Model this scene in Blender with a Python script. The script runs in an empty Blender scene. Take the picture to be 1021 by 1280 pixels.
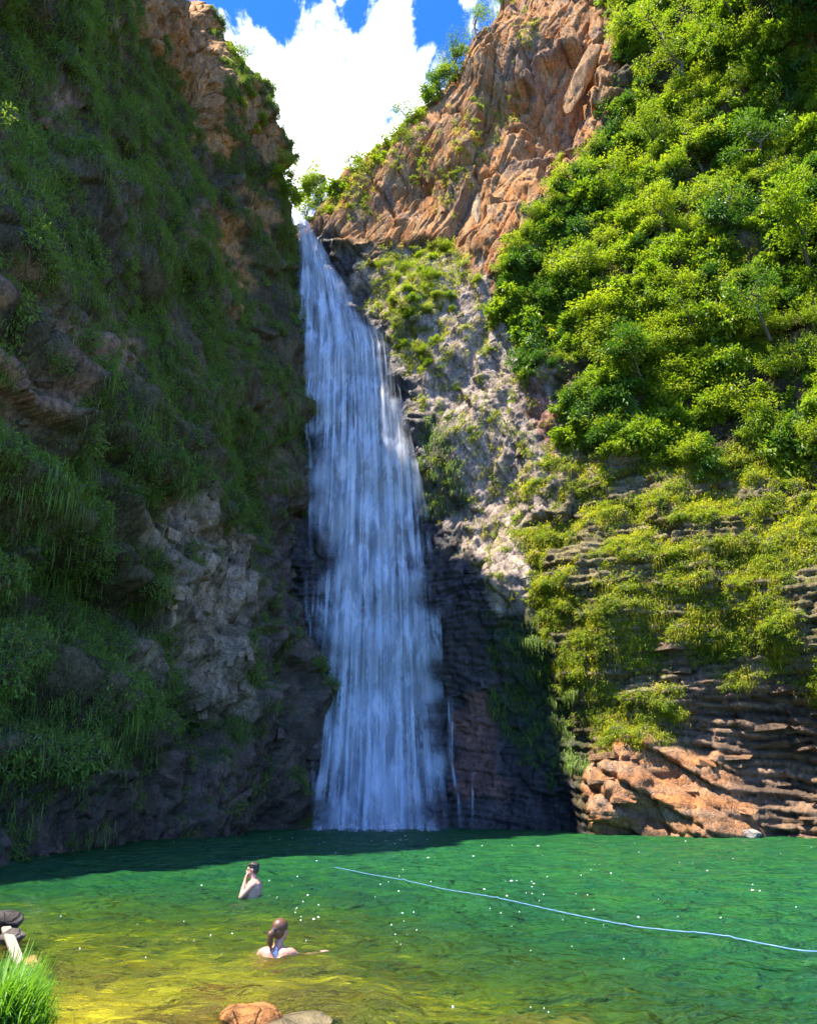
import bpy, bmesh, math, random
import numpy as np
from mathutils import Vector, Matrix, Euler

S = bpy.context.scene
COL = S.collection
R = math.radians
rng = np.random.default_rng(7)
random.seed(7)

# ------------------------------------------------------------------ camera, sky, sun, exposure
F_PX, PITCH, CAM_H = 900.0, R(21.8), 1.6
cam_d = bpy.data.cameras.new('camera')
cam_d.sensor_fit = 'VERTICAL'; cam_d.sensor_height = 36.0
cam_d.lens = 36.0 * F_PX / 1280.0
cam_d.clip_start = 0.1; cam_d.clip_end = 2000
cam = bpy.data.objects.new('camera', cam_d); COL.objects.link(cam)
cam.location = (0, 0, CAM_H); cam.rotation_euler = (R(90) + PITCH, 0, 0)
S.camera = cam

SUN_AZ, SUN_EL = R(113), R(66.5)            # to the left of the view direction (+Y), high
SUN_DIR = Vector((-math.sin(SUN_AZ) * math.cos(SUN_EL), math.cos(SUN_AZ) * math.cos(SUN_EL), math.sin(SUN_EL)))
sun_d = bpy.data.lights.new('sun', 'SUN'); sun_d.energy = 3.6; sun_d.angle = R(0.5); sun_d.cycles.is_caustics_light = True; sun_d.color = (1.0, 0.93, 0.80)
sun = bpy.data.objects.new('sun', sun_d); COL.objects.link(sun)
sun.rotation_euler = SUN_DIR.to_track_quat('Z', 'Y').to_euler(); sun.location = (0, 0, 100)

S.view_settings.view_transform = 'Standard'; S.view_settings.look = 'None'
S.view_settings.exposure = 2.1
S.cycles.use_denoising = True
S.cycles.max_bounces = 8; S.cycles.diffuse_bounces = 3; S.cycles.glossy_bounces = 3
S.cycles.transparent_max_bounces = 16; S.cycles.transmission_bounces = 4; S.cycles.volume_bounces = 0
S.cycles.caustics_reflective = False; S.cycles.caustics_refractive = True      # the sun reaches the pool bed through the moving surface
S.cycles.sample_clamp_indirect = 6.0


class NT:
    """tiny helper for node trees"""
    def __init__(self, tree): self.t = tree; self.n = tree.nodes; self.l = tree.links
    def node(self, kind, **kw):
        nd = self.n.new(kind)
        for k, v in kw.items():
            if k.startswith('in_'):
                key = k[3:]; key = int(key) if key.isdigit() else key.replace('_', ' ')
                self.set(nd.inputs[key], v)
            else: setattr(nd, k, v)
        return nd
    def set(self, sock, v):
        if isinstance(v, bpy.types.NodeSocket): self.l.new(v, sock)
        else: sock.default_value = v
    def math(self, op, a, b=None, c=None, clamp=False):
        nd = self.n.new('ShaderNodeMath'); nd.operation = op; nd.use_clamp = clamp
        self.set(nd.inputs[0], a)
        if b is not None: self.set(nd.inputs[1], b)
        if c is not None: self.set(nd.inputs[2], c)
        return nd.outputs[0]
    def mix(self, fac, a, b, mode='MIX'):
        nd = self.n.new('ShaderNodeMix'); nd.data_type = 'RGBA'; nd.blend_type = mode
        self.set(nd.inputs[0], fac)
        for s, v in ((nd.inputs[6], a), (nd.inputs[7], b)):
            if isinstance(v, tuple) and len(v) == 3: v = v + (1,)
            self.set(s, v)
        return nd.outputs[2]
    def ramp(self, fac, lo, hi, a=0.0, b=1.0):
        nd = self.n.new('ShaderNodeMapRange'); nd.clamp = True; nd.interpolation_type = 'SMOOTHSTEP'
        self.set(nd.inputs[0], fac); nd.inputs[1].default_value = lo; nd.inputs[2].default_value = hi
        nd.inputs[3].default_value = a; nd.inputs[4].default_value = b
        return nd.outputs[0]
    def noise(self, vec, scale, detail=4, rough=0.55, dist=0.0):
        nd = self.n.new('ShaderNodeTexNoise'); nd.inputs['Scale'].default_value = scale
        nd.inputs['Detail'].default_value = detail; nd.inputs['Roughness'].default_value = rough
        nd.inputs['Distortion'].default_value = dist
        if vec is not None: self.l.new(vec, nd.inputs['Vector'])
        return nd.outputs[0]
    def mapping(self, vec, scale=(1, 1, 1), loc=(0, 0, 0), rot=(0, 0, 0)):
        nd = self.n.new('ShaderNodeMapping'); nd.inputs['Scale'].default_value = scale
        nd.inputs['Location'].default_value = loc; nd.inputs['Rotation'].default_value = rot
        self.l.new(vec, nd.inputs['Vector']); return nd.outputs[0]


world = bpy.data.worlds.new('World'); S.world = world; world.use_nodes = True
w = NT(world.node_tree); w.n.clear()
sky = w.node('ShaderNodeTexSky', sky_type='NISHITA', sun_disc=False, sun_elevation=SUN_EL, sun_rotation=-SUN_AZ,
             altitude=900, air_density=1.0, dust_density=0.3, ozone_density=2.5)
tc = w.node('ShaderNodeTexCoord')
sep = w.node('ShaderNodeSeparateXYZ', in_0=tc.outputs['Generated'])
zc = w.math('MAXIMUM', sep.outputs[2], 0.06)
qx = w.math('DIVIDE', sep.outputs[0], zc); qy = w.math('DIVIDE', sep.outputs[1], zc)
q = w.node('ShaderNodeCombineXYZ', in_0=qx, in_1=qy).outputs[0]
n1 = w.noise(w.mapping(q, (1, 1, 1), (3.1, 1.7, 0)), 4.2, 9, 0.62, 0.35)
n2 = w.noise(w.mapping(q, (1.0, 0.45, 1), (0.3, 5.2, 0)), 15.0, 7, 0.65, 0.8)
def blob(cx, cy, r):
    a = w.math('MULTIPLY', w.math('SUBTRACT', qx, cx), 1 / r); b = w.math('MULTIPLY', w.math('SUBTRACT', qy, cy), 1 / r)
    d2 = w.math('ADD', w.math('MULTIPLY', a, a), w.math('MULTIPLY', b, b))
    return w.math('POWER', 2.718, w.math('MULTIPLY', d2, -1.0))
bl = w.math('ADD', blob(-0.15, 0.92, 0.145), w.math('MULTIPLY', blob(-0.20, 0.735, 0.055), 0.55))
bl = w.math('ADD', bl, w.math('MULTIPLY', blob(-0.04, 0.72, 0.035), 0.42))
bl = w.math('ADD', bl, w.math('MULTIPLY', blob(0.03, 0.86, 0.10), 0.55))
dens = w.math('ADD', w.math('ADD', w.math('MULTIPLY', n1, 0.95), w.math('MULTIPLY', n2, 0.70)), w.math('SUBTRACT', w.math('MULTIPLY', bl, 0.29), 0.045))
cloud = w.ramp(dens, 0.82, 1.10)
ccol = w.mix(w.noise(q, 9.0, 5, 0.6), (11.0, 11.6, 12.2), (14.5, 14.5, 14.2))
skyc = w.mix(1.0, sky.outputs[0], (0.10, 0.32, 0.72), 'MULTIPLY')
bg = w.node('ShaderNodeBackground'); w.l.new(w.mix(cloud, skyc, ccol), bg.inputs[0]); bg.inputs[1].default_value = 0.15
wo = w.node('ShaderNodeOutputWorld'); w.l.new(bg.outputs[0], wo.inputs[0])

# ------------------------------------------------------------------ projection helpers (photo pixel <-> place)
CP, SP = math.cos(PITCH), math.sin(PITCH)
def ray(px, py):
    X = np.asarray(px, float) - 510.5; U = 640 - np.asarray(py, float)
    return np.stack(np.broadcast_arrays(X, F_PX * CP - U * SP, F_PX * SP + U * CP), -1)
def at(px, py, Y):
    r = ray(px, py); return r * (np.asarray(Y, float) / r[..., 1])[..., None] + np.array([0, 0, CAM_H])
def on_water(px, py, z=0.0):
    r = ray(px, py); return r * ((z - CAM_H) / r[..., 2])[..., None] + np.array([0, 0, CAM_H])
def project(P):
    x, y, z = P[..., 0], P[..., 1], P[..., 2] - CAM_H
    dep = np.maximum(y * CP + z * SP, 0.05); up = -y * SP + z * CP
    return 510.5 + F_PX * x / dep, 640 - F_PX * up / dep

# ------------------------------------------------------------------ noise
def _h(ix, iy, seed):
    h = (ix.astype(np.int64) * 374761393 + iy.astype(np.int64) * 668265263 + seed * 974634777) & 0xFFFFFFFF
    h = ((h ^ (h >> 13)) * 1274126177) & 0xFFFFFFFF
    h = (h ^ (h >> 16)); h = (h * 2246822519) & 0xFFFFFFFF
    return ((h ^ (h >> 15)) & 0xFFFFFF) / float(0xFFFFFF)
def vnoise(x, y, seed=0):
    ix, iy = np.floor(x), np.floor(y); fx, fy = x - ix, y - iy
    fx = fx * fx * fx * (fx * (fx * 6 - 15) + 10); fy = fy * fy * fy * (fy * (fy * 6 - 15) + 10)
    a, b = _h(ix, iy, seed), _h(ix + 1, iy, seed); c, d = _h(ix, iy + 1, seed), _h(ix + 1, iy + 1, seed)
    return (a + (b - a) * fx) * (1 - fy) + (c + (d - c) * fx) * fy - 0.5
def fbm(x, y, seed=0, octv=4, gain=0.5):
    s, a = 0, 1.0
    for o in range(octv):
        s = s + a * vnoise(x + 17.3 * o, y - 9.1 * o, seed + o); x, y, a = x * 2.03, y * 2.03, a * gain
    return s
def cells(x, y, seed=0):
    ix, iy = np.floor(x), np.floor(y)
    f1 = np.full(x.shape, 9.0); f2 = np.full(x.shape, 9.0)
    r1 = np.zeros(x.shape); gx = np.zeros(x.shape); gy = np.zeros(x.shape); dx1 = np.zeros(x.shape); dy1 = np.zeros(x.shape)
    for a in (-1, 0, 1):
        for b in (-1, 0, 1):
            cx, cy = ix + a, iy + b
            dx = cx + 0.1 + 0.8 * _h(cx, cy, seed) - x; dy = cy + 0.1 + 0.8 * _h(cx, cy, seed + 1) - y
            d = np.hypot(dx, dy); m = d < f1
            f2 = np.where(m, f1, np.minimum(f2, d)); f1 = np.where(m, d, f1)
            r1 = np.where(m, _h(cx, cy, seed + 2) - .5, r1)
            gx = np.where(m, _h(cx, cy, seed + 3) - .5, gx); gy = np.where(m, _h(cx, cy, seed + 4) - .5, gy)
            dx1 = np.where(m, dx, dx1); dy1 = np.where(m, dy, dy1)
    return f1, f2, r1, gx, gy, dx1, dy1
def facet(x, y, seed, off, tilt, crack, cw=0.10):
    f1, f2, r, gx, gy, dx, dy = cells(x, y, seed)
    return off * r + tilt * (gx * dx + gy * dy) - crack * np.clip(1 - (f2 - f1) / cw, 0, 1), r
def sstep(a, b, x):
    t = np.clip((x - a) / (b - a), 0, 1); return t * t * (3 - 2 * t)
def in_poly(px, py, poly):
    r = np.zeros(px.shape, bool); n = len(poly)
    for i in range(n):
        (x0, y0), (x1, y1) = poly[i], poly[(i + 1) % n]
        if y0 == y1: continue
        c = ((y0 > py) != (y1 > py)) & (px < (x1 - x0) * (py - y0) / (y1 - y0) + x0)
        r ^= c
    return r
class Rbf:
    def __init__(self, x, y, v, c=2.5):
        self.x, self.y, self.c = np.array(x), np.array(y), c; n = len(self.x)
        A = np.sqrt((self.x[:, None] - self.x) ** 2 + (self.y[:, None] - self.y) ** 2 + c * c)
        Q = np.stack([np.ones(n), self.x, self.y], 1)
        M = np.block([[A, Q], [Q.T, np.zeros((3, 3))]])
        self.w = np.linalg.solve(M, np.concatenate([v, np.zeros(3)]))
    def __call__(self, x, y):
        s = self.w[-3] + self.w[-2] * x + self.w[-1] * y
        for i in range(len(self.x)):
            s = s + self.w[i] * np.sqrt((x - self.x[i]) ** 2 + (y - self.y[i]) ** 2 + self.c ** 2)
        return s

# ------------------------------------------------------------------ object helpers
def put(o, parent=None, label=None, cat=None, group=None, kind=None):
    COL.objects.link(o)
    if parent: o.parent = parent
    for k, v in (('label', label), ('category', cat), ('group', group), ('kind', kind)):
        if v: o[k] = v
    return o
def mesh_np(name, V, faces, mats=(), smooth=False, midx=None, attrs=None):
    """faces: (n,4) or (n,3) int array, or list of such arrays"""
    if not isinstance(faces, list): faces = [faces]
    faces = [np.asarray(f) for f in faces if len(f)]
    me = bpy.data.meshes.new(name)
    V = np.asarray(V, np.float32); me.vertices.add(len(V)); me.vertices.foreach_set('co', V.ravel())
    loops = np.concatenate([f.ravel() for f in faces]).astype(np.int32)
    sizes = np.concatenate([np.full(len(f), f.shape[1]) for f in faces])
    me.loops.add(len(loops)); me.loops.foreach_set('vertex_index', loops)
    me.polygons.add(len(sizes)); me.polygons.foreach_set('loop_start', np.concatenate([[0], np.cumsum(sizes)[:-1]]).astype(np.int32))
    for m in mats: me.materials.append(m)
    if midx is not None: me.polygons.foreach_set('material_index', np.asarray(midx, np.int32))
    me.polygons.foreach_set('use_smooth', np.full(len(sizes), smooth))
    for k, v in (attrs or {}).items():
        v = np.asarray(v, np.float32)
        if v.ndim == 2:
            a = me.attributes.new(k, 'FLOAT_COLOR', 'POINT')
            if v.shape[1] == 3: v = np.concatenate([v, np.ones((len(v), 1), np.float32)], 1)
            a.data.foreach_set('color', v.ravel())
        else:
            a = me.attributes.new(k, 'FLOAT', 'POINT'); a.data.foreach_set('value', v.ravel())
    me.update(); me.validate()
    return me
def grid_faces(nj, ni, flip=False):
    i = np.arange(nj * ni).reshape(nj, ni)
    f = np.stack([i[:-1, :-1], i[:-1, 1:], i[1:, 1:], i[1:, :-1]], -1).reshape(-1, 4)
    return f[:, ::-1] if flip else f
def bm_obj(name, bm, mats, parent=None, smooth=False, **kw):
    me = bpy.data.meshes.new(name); bm.to_mesh(me); bm.free()
    for m in (mats if isinstance(mats, (list, tuple)) else [mats]): me.materials.append(m)
    if smooth: me.polygons.foreach_set('use_smooth', np.full(len(me.polygons), True))
    return put(bpy.data.objects.new(name, me), parent, **kw)
def empty(name, loc, label, cat, group=None, rz=0):
    o = bpy.data.objects.new(name, None); o.empty_display_size = 0.3
    o.location = loc; o.rotation_euler = (0, 0, rz)
    return put(o, None, label, cat, group)

# ------------------------------------------------------------------ materials
def new_mat(name):
    m = bpy.data.materials.new(name); m.use_nodes = True
    t = NT(m.node_tree); t.n.clear(); out = t.node('ShaderNodeOutputMaterial'); return m, t, out
def rock_mat(name, source):
    m, t, out = new_mat(name)
    tc = t.node('ShaderNodeTexCoord'); geo = t.node('ShaderNodeNewGeometry')
    if source == 'attr':
        col = t.node('ShaderNodeAttribute', attribute_name='tint').outputs['Color']
        wet = t.node('ShaderNodeAttribute', attribute_name='wet').outputs['Fac']
    else:
        oi = t.node('ShaderNodeObjectInfo'); col = oi.outputs['Color']; wet = t.math('SUBTRACT', 1.0, oi.outputs['Alpha'])
    P = geo.outputs['Position']
    n1 = t.noise(P, 1.3, 6, 0.65); n2 = t.noise(P, 7.0, 6, 0.7); n3 = t.noise(t.mapping(P, (2.2, 2.2, 0.5)), 1.6, 6, 0.65)
    k = t.ramp(t.math('ADD', t.math('MULTIPLY', n2, .6), t.math('MULTIPLY', n3, .5)), .38, .72, .45, 1.45)
    v = t.node('ShaderNodeCombineColor', in_0=k, in_1=k, in_2=k).outputs[0]
    c = t.mix(1.0, col, v, 'MULTIPLY')
    c = t.mix(t.ramp(n1, .55, .72, 0, .55), c, t.mix(1.0, c, (1.35, 1.22, 1.05), 'MULTIPLY'))
    c = t.mix(t.ramp(t.noise(P, 3.1, 5, .7), .60, .74, 0, .45), c, t.mix(1.0, c, (.35, .33, .33), 'MULTIPLY'))
    vor = t.node('ShaderNodeTexVoronoi', feature='DISTANCE_TO_EDGE', in_Scale=2.6)
    t.l.new(t.mapping(P, (1.3, 1.3, .8)), vor.inputs['Vector'])
    crack = t.ramp(vor.outputs['Distance'], 0.0, 0.06)
    hgt = t.math('ADD', t.math('ADD', t.math('MULTIPLY', n2, .55), t.math('MULTIPLY', t.noise(P, 22, 4, .7), .25)), t.math('MULTIPLY', crack, .18))
    bp = t.node('ShaderNodeBump', in_Strength=0.9, in_Distance=0.16); t.l.new(hgt, bp.inputs['Height'])
    bs = t.node('ShaderNodeBsdfPrincipled'); t.l.new(c, bs.inputs['Base Color']); t.l.new(bp.outputs[0], bs.inputs['Normal'])
    t.l.new(t.math('SUBTRACT', .88, t.math('MULTIPLY', wet, t.ramp(n2, .3, .7, .3, .68))), bs.inputs['Roughness'])
    t.l.new(t.math('ADD', .08, t.math('MULTIPLY', wet, .5)), bs.inputs['Specular IOR Level'])
    t.l.new(bs.outputs[0], out.inputs[0]); return m
M_ROCK = rock_mat('cliff_rock', 'attr'); M_BLOCK = rock_mat('block_rock', 'obj')

def leaf_mat(name, c1, c2, trans=0.35, rough=0.45, spec=0.35):
    m, t, out = new_mat(name)
    oi = t.node('ShaderNodeObjectInfo'); geo = t.node('ShaderNodeNewGeometry')
    f = t.math('ADD', t.math('MULTIPLY', oi.outputs['Random'], .55), t.math('MULTIPLY', geo.outputs['Random Per Island'], .45))
    c = t.mix(f, c1, c2)
    c = t.mix(t.ramp(geo.outputs['Random Per Island'], .90, .98, 0, .6), c, (c2[0] * 1.4, c2[1] * 1.05, c2[2] * .8))
    d = t.node('ShaderNodeBsdfPrincipled', in_Roughness=rough); t.l.new(c, d.inputs['Base Color']); d.inputs['Specular IOR Level'].default_value = spec
    tr = t.node('ShaderNodeBsdfTranslucent'); t.l.new(t.mix(1.0, c, (1.5, 1.5, .7), 'MULTIPLY'), tr.inputs[0])
    mx = t.node('ShaderNodeMixShader', in_0=trans); t.l.new(d.outputs[0], mx.inputs[1]); t.l.new(tr.outputs[0], mx.inputs[2])
    t.l.new(mx.outputs[0], out.inputs[0]); return m
M_LEAF = leaf_mat('shrub_leaf', (.105, .205, .012), (.260, .345, .020), .5)
M_LEAF_DK = leaf_mat('dark_leaf', (.040, .115, .014), (.115, .220, .022), .4)
M_LEAF_YL = leaf_mat('pale_leaf', (.160, .250, .014), (.330, .400, .026), .5)
M_TUFT = leaf_mat('ledge_tuft', (.220, .270, .012), (.440, .430, .020), .55)
M_HANG = leaf_mat('hanging_grass', (.115, .215, .036), (.250, .340, .060), .4, .6)
M_HANG_DRY = leaf_mat('dry_grass', (.14, .13, .05), (.23, .19, .08), .3, .7)
M_BANK = leaf_mat('bank_grass', (.070, .200, .012), (.160, .320, .022), .4)
def plain(name, c, rough=.7, var=.35, scale=6.0, bump=.4, dist=.02, stretch=(1, 1, 1), spec=.3):
    m, t, out = new_mat(name); tc = t.node('ShaderNodeTexCoord')
    n = t.noise(t.mapping(tc.outputs['Object'], stretch), scale, 6, .65)
    b = t.node('ShaderNodeBsdfPrincipled', in_Roughness=rough); b.inputs['Specular IOR Level'].default_value = spec
    t.l.new(t.mix(n, tuple(x * (1 - var) for x in c), tuple(min(1, x * (1 + var)) for x in c)), b.inputs['Base Color'])
    bp = t.node('ShaderNodeBump', in_Strength=bump, in_Distance=dist); t.l.new(n, bp.inputs['Height']); t.l.new(bp.outputs[0], b.inputs['Normal'])
    t.l.new(b.outputs[0], out.inputs[0]); return m
M_BARK = plain('bark', (.14, .11, .085), .85, .4, 9, .8, .03, (1, 1, .25))

# ------------------------------------------------------------------ cliffs
class Cliff:
    """A rock wall as a graph of depth d over (t along the wall, z up), with rough relief."""
    def __init__(self, tax, nrm, ctrl, rim, tr, step):
        self.ta, self.na = np.array([*tax, 0.]), np.array([*nrm, 0.])
        C = np.array(ctrl, float); Pw = np.where(np.isnan(C[:, 3:4]), at(C[:, 0], C[:, 1], C[:, 2]), 0)
        world = ~np.isnan(C[:, 3]); Pw[world] = C[world][:, :3]
        self.D = Rbf(Pw @ self.ta, Pw[:, 2], Pw @ self.na)
        rimP = np.array([at(*p) if len(p) == 3 else np.array(p[:3], float) for p in rim])
        rt = rimP @ self.ta; o = np.argsort(rt); self.rt, self.rz = rt[o], rimP[o, 2]
        self.tr, self.step = tr, step
    def rim_z(self, t): return np.interp(t, self.rt, self.rz)
    def pos(self, t, z, d):
        P = t[..., None] * self.ta + d[..., None] * self.na; P[..., 2] = z; return P
    def hit(self, px, py, out=0.0):
        """where the sight line through a photo pixel meets the smooth wall"""
        r = ray(px, py); r = r / np.linalg.norm(r, axis=-1, keepdims=True); o = np.array([0, 0, CAM_H])
        s = np.full(r.shape[:-1], 4.0); step = .5; done = np.zeros(s.shape, bool)
        for k in range(260):
            P = o + r * s[..., None]
            inside = (P @ self.na) < self.D(P @ self.ta, P[..., 2]) + out
            done |= inside; s = np.where(done, s, s + step)
        for k in range(12):
            step *= .5; P = o + r * s[..., None]
            inside = (P @ self.na) < self.D(P @ self.ta, P[..., 2]) + out
            s = np.where(inside, s - step, s + step)
        return o + r * s[..., None]
    def build(self, name, relief, paint, nz):
        nt = int((self.tr[1] - self.tr[0]) / self.step); t1 = np.linspace(*self.tr, nt)
        rz = self.rim_z(t1) + 1.6 * fbm(t1 * .35, t1 * 0 + 3.3, 71, 4) + .5 * fbm(t1 * 1.7, t1 * 0, 72, 3)
        v = np.linspace(0, 1, nz)[:, None]; Z = -4 + (rz + 4) * v; T = np.broadcast_to(t1, Z.shape)
        D0 = self.D(T, Z); P0 = self.pos(T, Z, D0); px, py = project(P0)
        D = D0 + relief(T, Z, px, py)
        D = D - 3.5 * np.clip(1 - (rz - Z) / 3.0, 0, 1) ** 2          # the rim is worn back
        P = self.pos(T, Z, D)
        k = np.arange(1, 13)[:, None]; Zt = rz + .12 * k + .4 * fbm(np.broadcast_to(t1, (12, nt)) * .7, k * .9 + 0 * t1, 75, 3)
        Pt = self.pos(np.broadcast_to(t1, Zt.shape), Zt, D[-1] - k * 1.2)   # ground running back from the rim
        P = np.concatenate([P, Pt]); px, py = project(P)
        du = np.gradient(P, axis=1); dv = np.gradient(P, axis=0); N = np.cross(du, dv)
        s = np.sign((N @ self.na).mean()); N = N * s / np.maximum(np.linalg.norm(N, axis=-1, keepdims=True), 1e-9)
        TT = np.broadcast_to(t1, P.shape[:2]); tint, wet, veg = paint(TT, P[..., 2], px, py, N)
        me = mesh_np(name, P.reshape(-1, 3), grid_faces(*P.shape[:2], flip=s < 0), [M_ROCK], True,
                     attrs={'tint': tint.reshape(-1, 3), 'wet': wet.ravel()})
        self.ob = put(bpy.data.objects.new(name, me), kind='structure')
        self.P, self.N, self.px, self.py, self.tint, self.wet, self.veg = P, N, px, py, tint, wet, veg
        dep = P[..., 1] * CP + (P[..., 2] - CAM_H) * SP
        self.area = np.linalg.norm(np.cross(du, dv), axis=-1)
        return self
    def pick(self, mask, n, seed=1):
        """random spots on the wall, by weight"""
        g = np.random.default_rng(seed)
        vis = (self.px > -140) & (self.px < 1160) & (self.py > -150) & (self.py < 1120)
        wgt = (mask * vis * self.area).ravel(); tot = wgt.sum()
        if tot <= 0: return np.zeros(0, int)
        idx = g.choice(len(wgt), size=n, p=wgt / tot)
        return idx
nan = float('nan')
def C(*rows): return [(r + (nan,)) if len(r) == 3 else r for r in rows]

# --- left wall, in the shade of its own rim
LEFT = Cliff((.30, .954), (.954, -.30), C(
    (-18., 6., 0., 1), (-19., 6., 20., 1), (-21., 6., 40., 1), (-14.5, 16, 0, 1), (-17.5, 15, 30, 1), (-20., 15., 50., 1),
    (0, 1070, 24), (150, 1056, 30.0), (250, 1048, 34.8), (318, 1042, 39.5), (345, 1037, 44.5), (390, 1036, 46.5),
    (0, 850, 23.0), (130, 850, 28.5), (240, 850, 34.3), (312, 850, 39.3), (345, 850, 44.5), (388, 850, 46.5),
    (0, 620, 21.5), (130, 620, 28.0), (240, 620, 35.0), (300, 620, 40.6), (340, 600, 45.0), (384, 600, 46.8),
    (0, 400, 20.5), (130, 400, 28.0), (220, 400, 35.0), (296, 400, 41.5), (335, 400, 45.5), (371, 420, 47.0),
    (0, 200, 20.0), (130, 200, 28.5), (220, 200, 37.5), (290, 230, 43.5), (335, 230, 46.0), (366, 260, 47.8),
    (0, 0, 19.5), (130, 0, 28.0), (220, 0, 38.0), (262, 40, 43.0), (330, 130, 46.5), (355, 200, 47.8), (300, 80, 45.2),
    (-16.5, 20., 45., 1), (-17., 24., 60., 1), (-17.5, 30., 65., 1), (-18., 30., 85., 1), (-18.5, 37., 85., 1), (-18., 40., 75., 1), (-14., 58., 50., 1), (-13., 58., 20., 1), (-12., 58., 0., 1), (-20., 58., 70., 1)),
    [(-18, 5, 12, 0), (-17, 12, 22, 0), (-17, 16, 29, 0), (-18, 19.5, 39, 0), (-18, 23.3, 52, 0), (-18, 28.3, 70, 0), (-18, 32.8, 75, 0), (-18, 35.8, 76, 0), (-18, 38.9, 71, 0), (-18, 40.8, 63.5, 0), (262, -5, 42.5), (285, 28, 44),  # first rim points lie unseen above, heights shaped to throw the shadow edge
     (318, 80, 45.5), (345, 130, 47), (360, 175, 48), (368, 205, 48.5), (-14, 56, 59, 0), (-14, 60, 59, 0)], (4.0, 52.0), .10)

P_L_ORANGE = [[(185, -40), (262, -20), (285, 60), (292, 150), (284, 208), (246, 165), (214, 80), (170, 30)],
              [(300, 85), (335, 120), (366, 215), (345, 240), (318, 180), (296, 150)],
              [(266, 255), (300, 285), (306, 395), (286, 350)], [(300, 235), (345, 260), (350, 295), (310, 270)]]
P_L_GREY = [[(205, 735), (250, 690), (318, 650), (326, 880), (316, 905), (250, 895), (205, 860)], [(150, 800), (195, 790), (195, 850), (150, 860)],
            [(190, 620), (270, 610), (290, 660), (230, 700), (190, 690)]]
P_L_BROWN = [[(-50, 420), (60, 470), (110, 480), (100, 520), (-50, 545)], [(60, 400), (150, 400), (190, 450), (100, 470)],
             [(0, 320), (70, 340), (60, 380), (0, 390)], [(30, 120), (90, 110), (100, 150), (40, 170)], [(130, 20), (170, 10), (180, 60), (140, 70)],
             [(240, 240), (300, 300), (292, 340), (250, 300)]]
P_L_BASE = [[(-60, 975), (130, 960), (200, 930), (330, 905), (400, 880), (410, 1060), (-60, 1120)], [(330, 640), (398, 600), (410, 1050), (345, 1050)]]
P_L_SHADE = [[(-40, 690), (40, 700), (140, 745), (200, 745), (190, 775), (130, 800), (60, 790), (-40, 770)], [(230, 870), (300, 880), (300, 930), (240, 920)]]

def any_poly(px, py, polys):
    m = np.zeros(px.shape, bool)
    for p in polys: m |= in_poly(px, py, p)
    return m
def soft(mask, n=3):
    m = mask.astype(float)
    for k in range(n):
        m = (m + np.roll(m, 1, 0) + np.roll(m, -1, 0) + np.roll(m, 1, 1) + np.roll(m, -1, 1)) / 5
    return m
def wob(T, Z, px, py, amp=16, seed=5):
    return (px + amp * fbm(T * .9, Z * .9, seed, 4) * 2, py + amp * fbm(T * .9 + 50, Z * .9, seed + 9, 4) * 2)

def relief_left(T, Z, px, py):
    wt, wz = T + .8 * fbm(T * .25, Z * .25, 3, 3), Z + .8 * fbm(T * .25 + 9, Z * .25, 4, 3)
    d = 2.4 * fbm(wt * .13, wz * .10, 11, 3) + .9 * fbm(wt * .5, wz * .45, 12, 4)
    rot = wt * .82 - wz * .57, wt * .57 + wz * .82
    a, _ = facet(rot[0] * .30, rot[1] * .16, 21, 1.5, 1.5, .25); b, _ = facet(wt * .9, wz * .55, 25, .5, .7, .18); c, _ = facet(wt * 2.3, wz * 1.5, 29, .16, .3, .08)
    X, Y = wob(T, Z, px, py)
    rock = soft(any_poly(X, Y, P_L_ORANGE + P_L_GREY + P_L_BASE), 6)
    sh = soft(any_poly(X, Y, P_L_SHADE), 14)
    led = wz * .35 + 1.0 * fbm(wt * .10, wz * .03, 31, 3); fr = led - np.floor(led)
    low = sstep(26, 12, Z)
    d = d + a * .55 + b * (.5 + .6 * rock) + c * (.35 + 1.0 * rock)
    d = d + low * (1.5 * (sstep(0, .7, fr) - sstep(.8, .98, fr)) * (1 - .8 * rock) + .04 * vnoise(wt * .4, wz * 6, 33))
    return d - 2.4 * sh
def paint_left(T, Z, px, py, N):
    X, Y = wob(T, Z, px, py)
    n = fbm(T * .6, Z * .5, 41, 5) + .5; n2 = fbm(T * 2.6, Z * 1.1, 45, 5) + .5
    earth = np.array([.105, .080, .042]); t = earth * (0.7 + .7 * n[..., None])
    def lay(t, m, c, s): m = (m * s)[..., None]; return t * (1 - m) + np.asarray(c) * m
    org = soft(any_poly(X, Y, P_L_ORANGE), 3); gry = soft(any_poly(X, Y, P_L_GREY), 3)
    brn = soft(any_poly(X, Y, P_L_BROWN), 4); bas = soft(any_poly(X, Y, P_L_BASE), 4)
    t = lay(t, brn, np.array([.29, .165, .095]) * (.6 + .8 * n2[..., None]), .85)
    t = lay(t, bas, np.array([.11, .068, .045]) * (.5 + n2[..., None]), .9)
    t = lay(t, gry, np.array([.34, .235, .15]) * (.6 + .8 * n2[..., None]), 1)
    oc = np.array([.58, .26, .08]) * n2[..., None] + np.array([.46, .26, .12]) * (1 - n2[..., None])
    t = lay(t, org, oc * (.7 + .5 * n[..., None]), 1)
    rock = np.clip(org + gry, 0, 1)
    top = sstep(.55, .85, N[..., 2])
    t = lay(t, top * (1 - rock * .4), np.array([.04, .075, .02]), .8)
    veg = np.clip(1 - 1.0 * rock - .82 * bas - .55 * brn, 0, 1) * sstep(-.12, .2, fbm(T * .45 + .25 * Z, Z * .30, 47, 5) + .24)
    veg = np.where((px > 300) & (py > 330) & (py < 980), veg * np.where(px > 318, .5, 1), veg)
    return t, np.clip(bas * .8 + .1, 0, 1), veg

LEFT.build('left_cliff', relief_left, paint_left, 640)

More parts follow.
